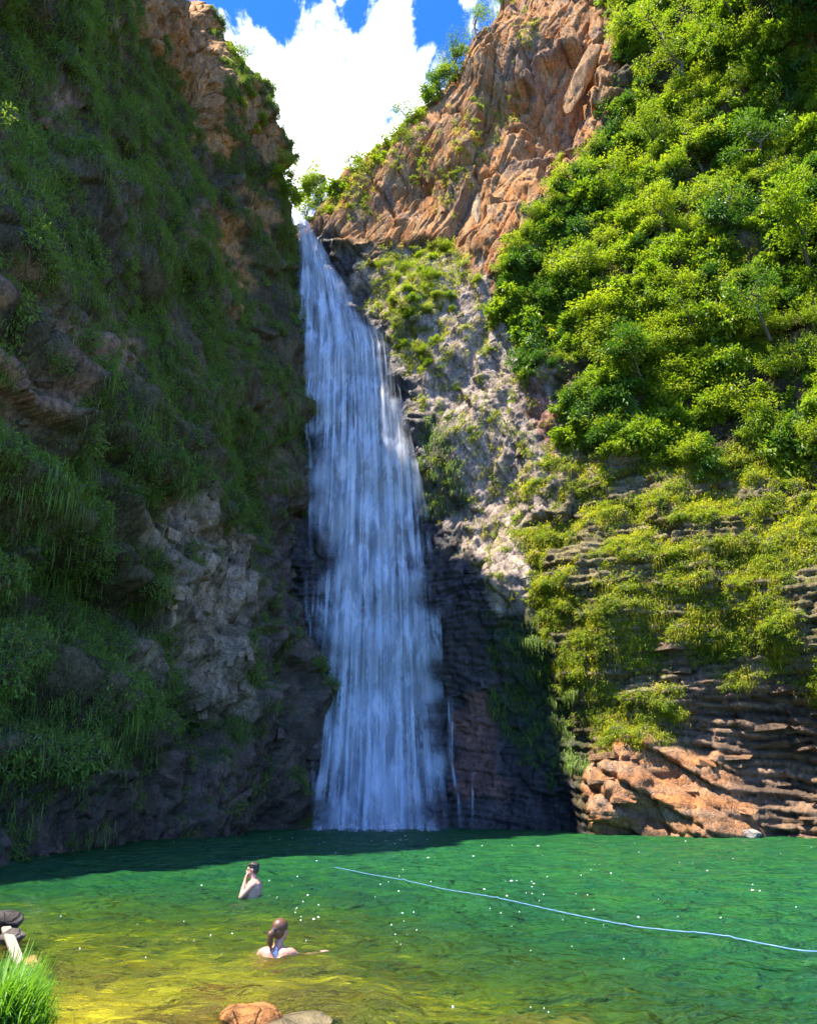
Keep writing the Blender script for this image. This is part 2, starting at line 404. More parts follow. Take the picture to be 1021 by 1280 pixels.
# --- right wall, with the rock behind the waterfall
RIGHT = Cliff((.8, -.6), (-.6, -.8), C(
    (330, 1036, 48.), (390, 1036, 48.), (470, 1036, 48.), (555, 1036, 47.4), (615, 1037, 46.3), (670, 1038, 45.2), (722, 1039, 42.8), (738, 1043, 39.8), (840, 1046, 37.4), (930, 1047, 36.0),
    (960, 1048, 36.6), (1021, 1049, 35.6), (26., 30., 0., 1), (30., 20., 0., 1),
    (740, 980, 39.7), (850, 950, 38.0), (930, 985, 37.0), (960, 950, 37.6), (1021, 940, 36.2), (900, 880, 38.4), (1000, 860, 36.0), (1021, 830, 34.2),
    (385, 850, 48.4), (470, 850, 48.3), (555, 850, 47.8), (610, 860, 47.2), (650, 880, 46.8), (700, 880, 44.0), (750, 860, 40.6), (860, 860, 38.6),
    (380, 650, 48.9), (460, 650, 48.7), (540, 650, 48.3), (575, 680, 47.0), (600, 720, 45.0), (650, 740, 43.3), (700, 700, 41.8), (800, 700, 38.8), (920, 700, 36.5), (1021, 700, 34.2),
    (375, 450, 49.8), (430, 450, 49.4), (500, 480, 48.6), (560, 520, 46.8), (630, 520, 44.2), (720, 520, 41.8), (850, 520, 39.0), (1021, 520, 35.2),
    (372, 300, 51.0), (400, 320, 50.8), (460, 380, 50.0), (480, 330, 50.0), (560, 360, 48.0), (640, 340, 46.5), (740, 330, 43.8), (860, 320, 40.4), (1021, 320, 36.4),
    (400, 270, 51.6), (450, 240, 51.2), (540, 220, 50.0), (620, 180, 49.0), (680, 140, 48.5), (740, 160, 46.8), (860, 120, 42.5), (1021, 120, 38.0),
    (470, 180, 51.6), (530, 130, 51.3), (580, 60, 50.6), (660, 20, 49.0), (760, 0, 46.8), (900, -40, 42.5), (1021, -60, 39.0), (27., 32., 60., 1), (29., 30., 30., 1)),
    [(345, 290, 52), (362, 258, 51.4), (394, 256, 51.2), (402, 244, 51.6), (430, 212, 51.6), (455, 178, 51.5), (495, 148, 51.4), (525, 120, 51.3), (560, 70, 51), (590, 0, 50.6),
     (610, -50, 50), (700, -90, 48), (860, -110, 43), (1021, -130, 39), (27, 32, 68, 0), (33, 22, 58, 0)], (-43.0, 10.0), .10)
P_R_ORANGE = [[(366, 310), (395, 215), (520, 100), (600, -160), (780, -160), (772, 100), (745, 190), (690, 262), (640, 320), (622, 350), (590, 325), (545, 305), (470, 312), (440, 300), (415, 300)]]
P_R_GREY = [[(440, 325), (500, 318), (600, 330), (628, 390), (690, 470), (712, 545), (690, 610), (655, 660), (662, 790), (610, 740), (560, 650), (530, 560), (512, 480), (480, 430)]]
P_R_RED = [[(655, 480), (700, 500), (712, 545), (690, 585), (668, 540)], [(575, 880), (620, 870), (630, 1000), (580, 1000)]]
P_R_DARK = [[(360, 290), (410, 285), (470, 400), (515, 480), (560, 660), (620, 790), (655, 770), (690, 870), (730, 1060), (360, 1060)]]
P_R_STRATA = [[(820, 775), (900, 850), (960, 845), (1150, 930), (1150, 1100), (935, 1060), (905, 960), (850, 905)]]
P_R_OCHRE = [[(726, 955), (760, 925), (860, 930), (905, 945), (948, 1055), (735, 1060)]]
P_R_OVER = [[(640, 105), (690, 60), (735, 60), (745, 165), (700, 215), (650, 175)], [(690, 130), (740, 120), (742, 180), (700, 190)]]
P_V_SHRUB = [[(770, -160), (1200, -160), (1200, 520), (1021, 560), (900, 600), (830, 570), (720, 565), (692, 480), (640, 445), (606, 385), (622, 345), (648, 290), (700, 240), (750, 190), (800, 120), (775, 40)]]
P_V_PATCH = [[(466, 322), (556, 306), (600, 335), (572, 372), (560, 415), (515, 435), (478, 395)], [(497, 350), (560, 340), (545, 470), (505, 460)]]
P_V_TUFT = [[(640, 600), (720, 540), (900, 560), (1200, 500), (1200, 930), (1021, 890), (960, 845), (905, 850), (835, 785), (858, 890), (820, 935), (745, 935), (705, 850), (668, 770), (650, 680)]]
P_V_MOSS = [[(600, 770), (662, 760), (725, 900), (728, 985), (660, 960), (620, 870)], [(515, 520), (555, 520), (575, 650), (540, 650)]]
P_V_BITS = [[(520, 190), (640, 110), (650, 140), (560, 260), (525, 240)], [(395, 210), (520, 110), (530, 170), (450, 240), (400, 270)], [(640, 30), (665, 0), (660, 80), (640, 110)], [(410, 250), (470, 215), (470, 300), (440, 300)]]

def relief_right(T, Z, px, py):
    wt, wz = T + .7 * fbm(T * .25, Z * .25, 103, 3), Z + .7 * fbm(T * .25 + 9, Z * .25, 104, 3)
    X, Y = wob(T, Z, px, py)
    org = soft(any_poly(X, Y, P_R_ORANGE), 8); gry = soft(any_poly(X, Y, P_R_GREY), 8); strat = soft(any_poly(X, Y, P_R_STRATA + P_R_OCHRE), 6)
    drk = soft(any_poly(X, Y, P_R_DARK), 8); over = soft(any_poly(X, Y, P_R_OVER), 12); ochre = soft(any_poly(X, Y, P_R_OCHRE), 8)
    d = 1.7 * fbm(wt * .14, wz * .10, 111, 3) * (1 - .6 * drk) + .6 * (1 - .75 * org) * fbm(wt * .6, wz * .5, 112, 4)
    # orange wall: tall leaning columns and blocks
    rx, rz = wt * .97 - wz * .24, wz * .97 + wt * .24
    a, _ = facet(rx * .26, rz * .065, 121, 2.2, .9, .5, .06); b, _ = facet(rx * .95, rz * .13, 125, .60, .35, .30, .10); c, _ = facet(rx * 2.6, rz * .5, 129, .18, .15, .12)
    d = d + org * (a + b + c)
    # grey face: small slanting scales
    gx, gz = wt * .9 + wz * .42, wz * .9 - wt * .42
    e, _ = facet(gx * .8, gz * .35, 131, .40, .40, .15); f, _ = facet(gx * 2.0, gz * 1.0, 135, .15, .24, .10); g, _ = facet(gx * 4.5, gz * 2.6, 138, .07, .12, .03)
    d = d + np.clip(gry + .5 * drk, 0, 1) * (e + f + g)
    # lower wall: thin level beds that stand out and fall back
    bed = wz + .10 * wt + .5 * fbm(wt * .12, wz * .05, 141, 3)
    k = np.floor(bed * 2.4); fr = bed * 2.4 - k; r = _h(k, np.floor(wt * .28 + 7 * _h(k, k, 3)), 143) - .5
    beds = (.55 * r + .22 * sstep(0, .25, fr) - .30 * sstep(.72, 1.0, fr))
    low = sstep(22, 15, Z) * (1 - gry) * (1 - .88 * ochre)
    h, _ = facet(wt * .55, wz * .5, 151, .9, .9, .2); kk, _ = facet(wt * 1.7, wz * 1.8, 155, .25, .4, .12)
    d = d + low * (1 - .45 * drk) * (beds * (1 + .3 * strat) + .5 * h + .6 * kk)
    bo = (wz + .52 * wt + .5 * fbm(wt * .3, wz * .3, 146, 3)) * .95; ko = np.floor(bo); fo = bo - ko; ro = _h(ko, np.floor(wt * .33 + 5 * _h(ko, ko, 4)), 147) - .5
    d = d + ochre * (.75 * ro + .18 * sstep(0, .2, fo) - .34 * sstep(.84, 1.0, fo) + .35 * kk + .15 * h)
    mid = sstep(12, 20, Z) * (1 - org) * (1 - gry)
    d = d + mid * (1.1 * h + .6 * kk)
    return d - 1.6 * over + .6 * ochre
def paint_right(T, Z, px, py, N):
    X, Y = wob(T, Z, px, py)
    n = fbm(T * .5, Z * .4, 161, 5) + .5; n2 = fbm(T * 2.4, Z * .7, 165, 5) + .5; n3 = fbm(T * .25, Z * 3.0, 168, 4) + .5
    def lay(t, m, c, s=1.0): m = (m * s)[..., None]; return t * (1 - m) + np.asarray(c) * m
    t = np.array([.12, .095, .05]) * (.5 + n2[..., None])
    g = lambda polys, k=3: soft(any_poly(X, Y, polys), k)
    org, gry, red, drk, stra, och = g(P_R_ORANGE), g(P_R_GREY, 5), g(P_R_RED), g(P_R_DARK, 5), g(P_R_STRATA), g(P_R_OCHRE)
    shr, patch, tuft, moss, bits = g(P_V_SHRUB), g(P_V_PATCH), g(P_V_TUFT), g(P_V_MOSS), g(P_V_BITS)
    t = lay(t, tuft, np.array([.20, .155, .085]) * (.45 + .9 * n3[..., None]))
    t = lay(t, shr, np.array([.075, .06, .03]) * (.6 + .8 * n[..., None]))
    oc = np.array([.50, .20, .060]) * n2[..., None] + np.array([.47, .29, .14]) * (1 - n2[..., None])
    t = lay(t, org, oc * (.62 + .6 * n[..., None]))
    t = lay(t, org * sstep(.62, .8, n), np.array([.21, .14, .095]), .75)
    t = lay(t, gry, np.array([.37, .285, .225]) * (.7 + .6 * n2[..., None]))
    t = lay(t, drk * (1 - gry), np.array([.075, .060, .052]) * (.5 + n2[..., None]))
    t = lay(t, red, np.array([.26, .115, .075]) * (.6 + .7 * n2[..., None]), .8)
    t = lay(t, stra, np.array([.17, .10, .055]) * (.35 + 1.2 * n3[..., None]))
    t = lay(t, och, (np.array([.34, .125, .03]) * n3[..., None] + np.array([.25, .16, .09]) * (1 - n3[..., None])) * (.6 + .7 * n2[..., None]))
    t = lay(t, moss, np.array([.035, .055, .022]), .7)
    t = lay(t, sstep(.5, .85, N[..., 2]) * (tuft + .4 * org), np.array([.10, .12, .03]), .6)
    lip = Z > RIGHT.rim_z(T) + .3
    t = lay(t, lip.astype(float), np.array([.08, .09, .03]))
    clump = sstep(-.22, .22, fbm(T * .30, Z * .25, 171, 4) + .12)
    veg = {'shrub': np.clip(shr + 0, 0, 1) * (.35 + .65 * clump), 'patch': patch * (.3 + .7 * clump),
           'tuft': tuft * sstep(-.18, .28, fbm(T * .45, Z * 1.1, 175, 4) + .10), 'moss': moss, 'bits': bits * clump, 'rim': lip.astype(float)}
    veg['org'], veg['gry'], veg['stra'], veg['och'], veg['drk'] = org, gry, stra, och, drk
    return t, np.clip(.75 * drk * (1 - gry) + .7 * stra + .75 * och + .0 * gry, 0, 1), veg
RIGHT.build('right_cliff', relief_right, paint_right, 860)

# ------------------------------------------------------------------ rock blocks that stand proud of the walls (parts of the cliffs)
def block_mesh(seed, sx, sy, sz):
    g = random.Random(seed); bm = bmesh.new(); pts = []
    for k in range(16):
        c = [g.choice((-1, 1)) * g.uniform(.55, 1.0) for _ in range(3)]
        pts.append(bm.verts.new((c[0] * sx, c[1] * sy, c[2] * sz)))
    r = bmesh.ops.convex_hull(bm, input=pts)
    bmesh.ops.delete(bm, geom=[v for v in bm.verts if not v.link_faces], context='VERTS')
    me = bpy.data.meshes.new('rock_block'); bm.to_mesh(me); bm.free(); me.materials.append(M_BLOCK); return me
TALL = [block_mesh(300 + k, .42, .40, 1.0) for k in range(6)]
CHUNK = [block_mesh(330 + k, .5, .6, .55) for k in range(6)]
SLAB = [block_mesh(360 + k, .5, 1.1, .20) for k in range(6)]
def blocks(cl, mask, n, meshes, smin, smax, seed, tilt=.25, sink=.25, roll=0.0):
    g = random.Random(seed); idx = cl.pick(mask, n, seed)
    P, N = cl.P.reshape(-1, 3)[idx], cl.N.reshape(-1, 3)[idx]; tn = cl.tint.reshape(-1, 3)[idx]; wt = cl.wet.ravel()[idx]
    for k in range(len(idx)):
        s = smin + (smax - smin) * g.random() ** 2.2
        o = bpy.data.objects.new('rock_block', g.choice(meshes)); nrm = cl.na * .75 + N[k] * .25
        o.location = P[k] - np.array(nrm) * s * sink
        o.rotation_euler = (roll + g.gauss(0, tilt), g.gauss(0, tilt), math.atan2(nrm[1], nrm[0]) + g.gauss(0, .3))
        o.scale = (s, s * g.uniform(.8, 1.25), s * g.uniform(.8, 1.25))
        f = g.uniform(.8, 1.2); o.color = (*(tn[k] * f), 1 - wt[k]); put(o, cl.ob)
blocks(RIGHT, RIGHT.veg['org'], 110, TALL, .5, 1.5, 11, .10, .5, -.28)
blocks(RIGHT, RIGHT.veg['gry'], 60, CHUNK + TALL, .3, .8, 12, .4)
blocks(RIGHT, RIGHT.veg['stra'] + .5 * RIGHT.veg['och'] + .12 * RIGHT.veg['tuft'], 80, SLAB, .4, 1.1, 13, .07, .3)
blocks(RIGHT, RIGHT.veg['drk'] * (RIGHT.P[..., 2] < 22) * (RIGHT.px > 545), 36, CHUNK + SLAB, .3, .8, 14, .2)
LX, LY = wob(LEFT.P[..., 0], LEFT.P[..., 2], LEFT.px, LEFT.py)
blocks(LEFT, any_poly(LEFT.px, LEFT.py, P_L_GREY).astype(float), 110, TALL + CHUNK, .3, .85, 15, .16)
blocks(LEFT, any_poly(LEFT.px, LEFT.py, P_L_ORANGE).astype(float), 70, TALL, .4, 1.3, 16, .2)
blocks(LEFT, any_poly(LEFT.px, LEFT.py, P_L_BASE).astype(float), 80, CHUNK + SLAB, .3, .9, 17, .2)
blocks(LEFT, any_poly(LEFT.px, LEFT.py, P_L_BROWN).astype(float), 30, CHUNK, .25, .6, 18, .3)
def slab_mesh(seed):
    gg = np.random.default_rng(seed); bm = bmesh.new(); bmesh.ops.create_cube(bm, size=1.0); bmesh.ops.subdivide_edges(bm, edges=bm.edges[:], cuts=9, use_grid_fill=True)
    V = np.array([v.co[:] for v in bm.verts])
    for k in range(12):
        d = gg.normal(0, 1, 3) * np.array([1, 1, .5]); d /= np.linalg.norm(d); c = gg.uniform(.36, .52); V = V - d * np.clip(V @ d - c, 0, None)[:, None]
    V = V + .05 * np.stack([fbm(V[:, 1] * 3 + seed, V[:, 2] * 6 + V[:, 0] * 3, seed + j, 4) for j in range(3)], 1)
    for v, c in zip(bm.verts, V): v.co = Vector(c)
    me = bpy.data.meshes.new('rock_slab'); bm.to_mesh(me); bm.free(); me.materials.append(M_BLOCK); return me
# the great leaning slabs high on the orange wall
for px, py, L, wd, tk, ry, tint in ((722, 92, 7.5, 1.6, 1.7, -.40, (.50, .28, .13)), (755, 95, 6.5, 1.1, 1.4, -.38, (.42, .22, .11)), (775, 60, 6.0, 1.2, 1.2, -.42, (.46, .26, .13)),
                                   (690, 245, 5.0, 1.3, 1.2, -.25, (.42, .26, .15)), (712, 190, 4.5, .9, 1.0, -.45, (.36, .19, .10)), (640, 250, 5.5, 1.4, 1.0, -.12, (.44, .24, .11)),
                                   (590, 265, 5.0, 1.0, 1.1, .05, (.46, .33, .19)), (548, 245, 4.0, 1.0, 1.0, .0, (.40, .22, .11)), (566, 130, 5.5, 1.2, 1.0, -.05, (.47, .25, .10))):
    p = RIGHT.hit(np.array([px]), np.array([py]), .3)[0]
    o = bpy.data.objects.new('rock_slab', slab_mesh(int(px))); o.location = p - RIGHT.na * .75
    o.scale = (tk, wd, L); o.rotation_euler = Euler((ry, -.12, math.atan2(-.8, -.6))); o.color = (*tint, 1); put(o, RIGHT.ob)

# ------------------------------------------------------------------ ground: bank and pool bed in one sheet
def bed_z(x, y):
    # shallow shelf on the near left, falling away to the right and back
    s = y - 5.0 + 1.7 * np.maximum(x + 1.0, 0) + .10 * np.minimum(x, 0)
    z = .05 - .125 * np.maximum(s, -6) - .012 * np.maximum(s - 3, 0) ** 1.7
    z = np.where(s < 0, .05 - .06 * s, z); z = np.maximum(z, -4.5)
    lb = sstep(.0, .55, (-2.75 - x) - .5 * (y - 6.4)) * sstep(11.5, 9.0, y); z = np.maximum(z, -.25) * lb + z * (1 - lb) + lb * .45
    return np.minimum(z, .75)
gy = np.concatenate([np.linspace(-14, 5, 24), 5 + 15 * np.linspace(0, 1, 260)[1:] , np.linspace(20, 66, 70)[1:]]); gx = np.linspace(-34, 40, 520)
GX, GY = np.meshgrid(gx, gy); GZ = bed_z(GX, GY)
bedn = fbm(GX * .9, GY * .9, 201, 4); f_, r_ = facet(GX * 1.3, GY * 1.3, 203, .16, .25, .04)
GZ = GZ + .10 * bedn + f_ * sstep(-2, -.2, -np.abs(GZ + .6)) * .8
GZ = np.where((GZ > -.06) & (GY > 7.2) & (GX > -3.0), -.06 - .05 * np.abs(bedn), GZ)
bn = fbm(GX * 1.6, GY * 1.6, 207, 5) + .5
btint = np.array([.70, .57, .035]) * bn[..., None] + np.array([.20, .22, .022]) * (1 - bn[..., None])
brown = sstep(.05, .2, fbm(GX * 1.1, GY * 1.6, 211, 5) + .02)[..., None]
btint = btint * (1 - .85 * brown) + np.array([.13, .075, .030]) * .85 * brown
above = sstep(-.02, .12, GZ)[..., None]; btint = btint * (1 - above) + np.array([.11, .085, .05]) * above
me = mesh_np('ground', np.stack([GX, GY, GZ], -1).reshape(-1, 3), grid_faces(*GX.shape), [M_ROCK], True,
             attrs={'tint': btint.reshape(-1, 3), 'wet': (.3 * np.ones(GX.size))})
put(bpy.data.objects.new('ground', me), kind='structure')

# ------------------------------------------------------------------ water
def water_mat():
    m, t, out = new_mat('pool_water')
    geo = t.node('ShaderNodeNewGeometry'); P = geo.outputs['Position']
    dep = t.node('ShaderNodeAttribute', attribute_name='depth').outputs['Fac']
    n1 = t.noise(t.mapping(P, (1, 1.9, 1)), 2.6, 4, .6, .4); n2 = t.noise(t.mapping(P, (1, 1.6, 1)), 9.0, 3, .6, .3)
    n0 = t.noise(t.mapping(P, (1, 1.5, 1)), .9, 3, .5, .4)
    hg = t.math('ADD', t.math('ADD', t.math('MULTIPLY', n0, .95), t.math('MULTIPLY', n1, .46)), t.math('MULTIPLY', n2, .13))
    bp = t.node('ShaderNodeBump', in_Strength=1.0, in_Distance=1.0); t.l.new(hg, bp.inputs['Height'])
    # suspended matter: the deeper the water the more of what is seen is light scattered by the water itself
    turb = t.math('SUBTRACT', 1.0, t.math('POWER', 2.718, t.math('MULTIPLY', dep, -.62)), clamp=True)
    deep = t.ramp(dep, .25, 1.5)
    body = t.mix(deep, (.065, .150, .014), (.017, .108, .038))
    body = t.mix(t.ramp(t.noise(t.mapping(P, (1, 1.5, 1)), .7, 5, .65), .38, .66, 0, .75), body, t.mix(1.0, body, (1.9, 1.5, .8), 'MULTIPLY'))  # ripple light and dark painted into the water colour as patches
    df = t.node('ShaderNodeBsdfDiffuse'); t.l.new(body, df.inputs[0]); t.l.new(bp.outputs[0], df.inputs['Normal'])
    tr = t.node('ShaderNodeBsdfRefraction', in_IOR=1.33, in_Roughness=0.0); t.l.new(bp.outputs[0], tr.inputs['Normal']); t.l.new(t.mix(t.ramp(dep, 0, 1.6), (.98, .99, .92), (.62, .92, .50)), tr.inputs[0])
    mx = t.node('ShaderNodeMixShader'); t.l.new(turb, mx.inputs[0]); t.l.new(tr.outputs[0], mx.inputs[1]); t.l.new(df.outputs[0], mx.inputs[2])
    gl = t.node('ShaderNodeBsdfGlossy', in_Roughness=.04); t.l.new(bp.outputs[0], gl.inputs['Normal']); gl.inputs[0].default_value = (1, 1, 1, 1)
    fr = t.node('ShaderNodeFresnel', in_IOR=1.33); t.l.new(bp.outputs[0], fr.inputs['Normal'])
    m2 = t.node('ShaderNodeMixShader'); t.l.new(t.math('MULTIPLY', fr.outputs[0], .85), m2.inputs[0]); t.l.new(mx.outputs[0], m2.inputs[1]); t.l.new(gl.outputs[0], m2.inputs[2])
    t.l.new(m2.outputs[0], out.inputs[0]); return m
def wave(x, y):
    h = .085 * fbm(x * .9 + .2 * y, y * 1.4, 221, 4, .55) + .045 * fbm(x * 2.4 - .5 * y, y * 3.4, 222, 3, .5) + .07 * (.5 - np.abs(fbm(x * 1.9, y * 3.0, 225, 3)))
    return h * np.clip(1.1 - .008 * y, .5, 1.1)
wy_ = np.concatenate([np.linspace(2, 6, 20), 6 + 46 * np.linspace(0, 1, 420)[1:] ** 1.6]); u_ = np.linspace(-1, 1, 420)
WY = np.broadcast_to(wy_[:, None], (len(wy_), 420)); WX = u_ * (8 + WY * .62) + 2
ww = wave(WX, WY)
me = mesh_np('pool_water', np.stack([WX, WY, ww], -1).reshape(-1, 3), grid_faces(*WX.shape), [water_mat()], True,
             attrs={'depth': np.clip(-bed_z(WX, WY), 0, 6).ravel()})
put(bpy.data.objects.new('pool_water', me), kind='structure')

# ------------------------------------------------------------------ waterfall
def fall_mat(name, amount, sx, sz, lo, hi):
    m, t, out = new_mat(name); geo = t.node('ShaderNodeNewGeometry')
    uvn = t.node('ShaderNodeAttribute', attribute_name='flow').outputs['Vector']
    edge = t.node('ShaderNodeAttribute', attribute_name='edge').outputs['Fac']
    n = t.noise(t.mapping(uvn, (sx, sz, 1)), 1.0, 5, .6, .12); n2 = t.noise(t.mapping(uvn, (sx * .40, .38, 1), (5, 3, 0)), 1.0, 5, .62, .5)
    f = t.math('ADD', t.math('MULTIPLY', n, .58), t.math('MULTIPLY', n2, .42))
    a = t.math('MULTIPLY', t.math('MULTIPLY', t.ramp(f, lo, hi), amount), edge, clamp=True)
    d = t.node('ShaderNodeBsdfDiffuse'); d.inputs[0].default_value = (.90, .93, .97, 1)
    tl = t.node('ShaderNodeBsdfTranslucent'); tl.inputs[0].default_value = (.90, .93, .97, 1)
    dm = t.node('ShaderNodeMixShader', in_0=.35); t.l.new(d.outputs[0], dm.inputs[1]); t.l.new(tl.outputs[0], dm.inputs[2])
    tr = t.node('ShaderNodeBsdfTransparent'); mx = t.node('ShaderNodeMixShader')
    t.l.new(a, mx.inputs[0]); t.l.new(tr.outputs[0], mx.inputs[1]); t.l.new(dm.outputs[0], mx.inputs[2]); t.l.new(mx.outputs[0], out.inputs[0]); return m
FM = [fall_mat('falling_water_veil', .80, .9, .05, .28, .66), fall_mat('falling_water_strands', 1.0, 2.4, .05, .40, .60), fall_mat('falling_water_spray', 1.0, 4.2, .07, .50, .70)]
fy = [278, 300, 330, 380, 430, 520, 600, 750, 900, 1036]
fl = [370, 371, 371, 371, 373, 377, 384, 391, 392, 394]; fr_ = [386, 400, 416, 446, 488, 508, 526, 548, 556, 562]
ALLV, ALLF, MI, FLOW, EDGE, base = [], [], [], [], [], 0
for lay, (out, na_, nz_, wid) in enumerate(((.55, 90, 420, 1.0), (.85, 100, 420, 1.02), (1.15, 90, 380, .98))):
    yy = np.linspace(278, 1036, nz_)[:, None]; L_, R_ = np.interp(yy, fy, fl), np.interp(yy, fy, fr_); u = np.linspace(0, 1, na_)
    c_, h_ = (L_ + R_) / 2, (R_ - L_) / 2 * wid; X = c_ + h_ * (u * 2 - 1)
    P = RIGHT.hit(X, np.broadcast_to(yy, X.shape), .55 + out)
    zz = P[..., 2]; xx = P[..., 0]
    led = zz * .22 + .8 * fbm(xx * .5, zz * .05, 231 + lay, 3); frc = led - np.floor(led)
    bump = .30 * np.sin(np.pi * frc) ** 2 + .35 * fbm(xx * .9, zz * .10, 235 + lay, 2) + .10 * fbm(xx * 2.2, zz * .16, 238, 2)
    P = P + bump[..., None] * np.array([0, -1, 0]) + np.array([0, -1, 0]) * (.8 * sstep(8, 0, zz))[..., None]
    ALLV.append(P.reshape(-1, 3)); fcs = grid_faces(*P.shape[:2]) + base; ALLF.append(fcs); MI.append(np.full(len(fcs), lay)); base += P.shape[0] * P.shape[1]
    drift = xx + .10 * zz * (u - .5)
    FLOW.append(np.stack([drift * 1.0, zz + 9 * lay, 0 * zz], -1).reshape(-1, 3))
    ee = sstep(0, .28, u + .25 * fbm(zz * .35, u * 0 + 3, 241 + lay, 3)) * sstep(0, .26, 1 - u + .25 * fbm(zz * .35, u * 0 + 7, 245 + lay, 3))
    EDGE.append((ee + 0 * zz).ravel())
# churned water and spray where the fall meets the pool
for k in range(7):
    uu = np.linspace(0, 1, 160); vv = np.linspace(0, 1, 14)[:, None]; xx = -6.3 + 8.9 * uu; top = (1.5 - .12 * k) * (.45 + .9 * np.abs(fbm(uu * 9 + 3 * k, uu * 0, 261 + k, 4))) * np.sin(np.pi * uu) ** .4
    P = np.stack([xx + 0 * vv, 45.0 - .35 * k - 1.1 * (1 - vv) ** 2 + .25 * fbm(xx * 1.5, 0 * xx + k, 270 + k, 3) + 0 * vv, -.05 + vv * top], -1)
    ALLV.append(P.reshape(-1, 3)); fcs = grid_faces(14, 160) + base; ALLF.append(fcs); MI.append(np.full(len(fcs), 2)); base += 14 * 160
    FLOW.append(np.stack([P[..., 0] * .6 + 5 * k, P[..., 2] * 4 + k, 0 * P[..., 2]], -1).reshape(-1, 3)); EDGE.append(((1 - vv) ** 1.1 * 1.1 * sstep(0, .2, uu) * sstep(0, .2, 1 - uu)).ravel())
# thin side threads either side of the main fall
for k, (xa, ya, xb, yb, wpx) in enumerate(((378, 430, 392, 700, 7), (374, 460, 384, 560, 6), (546, 740, 562, 950, 6), (560, 860, 574, 1034, 7), (384, 700, 392, 1034, 8), (586, 940, 590, 1034, 4))):
    yy = np.linspace(ya, yb, 120)[:, None]; u = np.linspace(0, 1, 7); cx = np.interp(yy, (ya, yb), (xa, xb)) + 2.5 * np.sin(yy * .035 + k)
    P = RIGHT.hit(cx + wpx * (u - .5), np.broadcast_to(yy, (120, 7)), 1.0); P = P + (.2 * fbm(P[..., 2] * .5, P[..., 0], 250 + k, 3))[..., None] * RIGHT.na
    ALLV.append(P.reshape(-1, 3)); fcs = grid_faces(120, 7) + base; ALLF.append(fcs); MI.append(np.full(len(fcs), 1)); base += 840
    FLOW.append(np.stack([P[..., 0] * 1.3 + 3 * k, P[..., 2], 0 * P[..., 2]], -1).reshape(-1, 3)); vv = (yy - ya) / (yb - ya); EDGE.append((sstep(0, .5, u) * sstep(0, .5, 1 - u) * sstep(0, .3, vv) * (.25 + .75 * sstep(0, .4, 1 - vv)) * .7).ravel())
me = mesh_np('waterfall', np.concatenate(ALLV), np.concatenate(ALLF), FM, True, np.concatenate(MI), {'edge': np.concatenate(EDGE)})
a = me.attributes.new('flow', 'FLOAT_VECTOR', 'POINT'); a.data.foreach_set('vector', np.concatenate(FLOW).astype(np.float32).ravel())
put(bpy.data.objects.new('waterfall', me), kind='structure')

# ------------------------------------------------------------------ plants: leaf and blade makers
def leaf_cloud(cent, out_dir, ln, seed, wr=.42):
    g = np.random.default_rng(seed); n = len(cent)
    a = out_dir + g.normal(0, .55, (n, 3)); a[:, 2] -= .25; a /= np.linalg.norm(a, axis=1, keepdims=True)
    up = g.normal(0, .5, (n, 3)) + np.array([0, 0, 1.0]); s = np.cross(a, up); s /= np.maximum(np.linalg.norm(s, axis=1, keepdims=True), 1e-6)
    nn = np.cross(s, a); L = (ln * g.uniform(.6, 1.3, n))[:, None]
    v0 = cent; v1 = cent + a * L * .5 + s * L * wr * .5 + nn * L * .10; v2 = cent + a * L - nn * L * .08; v3 = cent + a * L * .5 - s * L * wr * .5 + nn * L * .10
    V = np.stack([v0, v1, v2, v3], 1).reshape(-1, 3); i = np.arange(n)[:, None] * 4
    return V, np.concatenate([i + np.array([0, 1, 2]), i + np.array([0, 2, 3])])
def tube_np(pts, rad, sides=6):
    pts, rad = np.asarray(pts, float), np.asarray(rad, float); n = len(pts)
    tg = np.gradient(pts, axis=0); tg /= np.maximum(np.linalg.norm(tg, axis=1, keepdims=True), 1e-9)
    ref = np.where(np.abs(tg[:, 2:3]) > .9, np.array([[1., 0, 0]]), np.array([[0, 0, 1.]])); s = np.cross(tg, ref); s /= np.linalg.norm(s, axis=1, keepdims=True); b = np.cross(tg, s)
    an = np.linspace(0, 2 * math.pi, sides, endpoint=False)
    V = pts[:, None] + rad[:, None, None] * (np.cos(an)[None, :, None] * s[:, None] + np.sin(an)[None, :, None] * b[:, None])
    i = np.arange(n * sides).reshape(n, sides); j = np.roll(i, -1, 1)
    return V.reshape(-1, 3), np.stack([i[:-1], j[:-1], j[1:], i[1:]], -1).reshape(-1, 4)
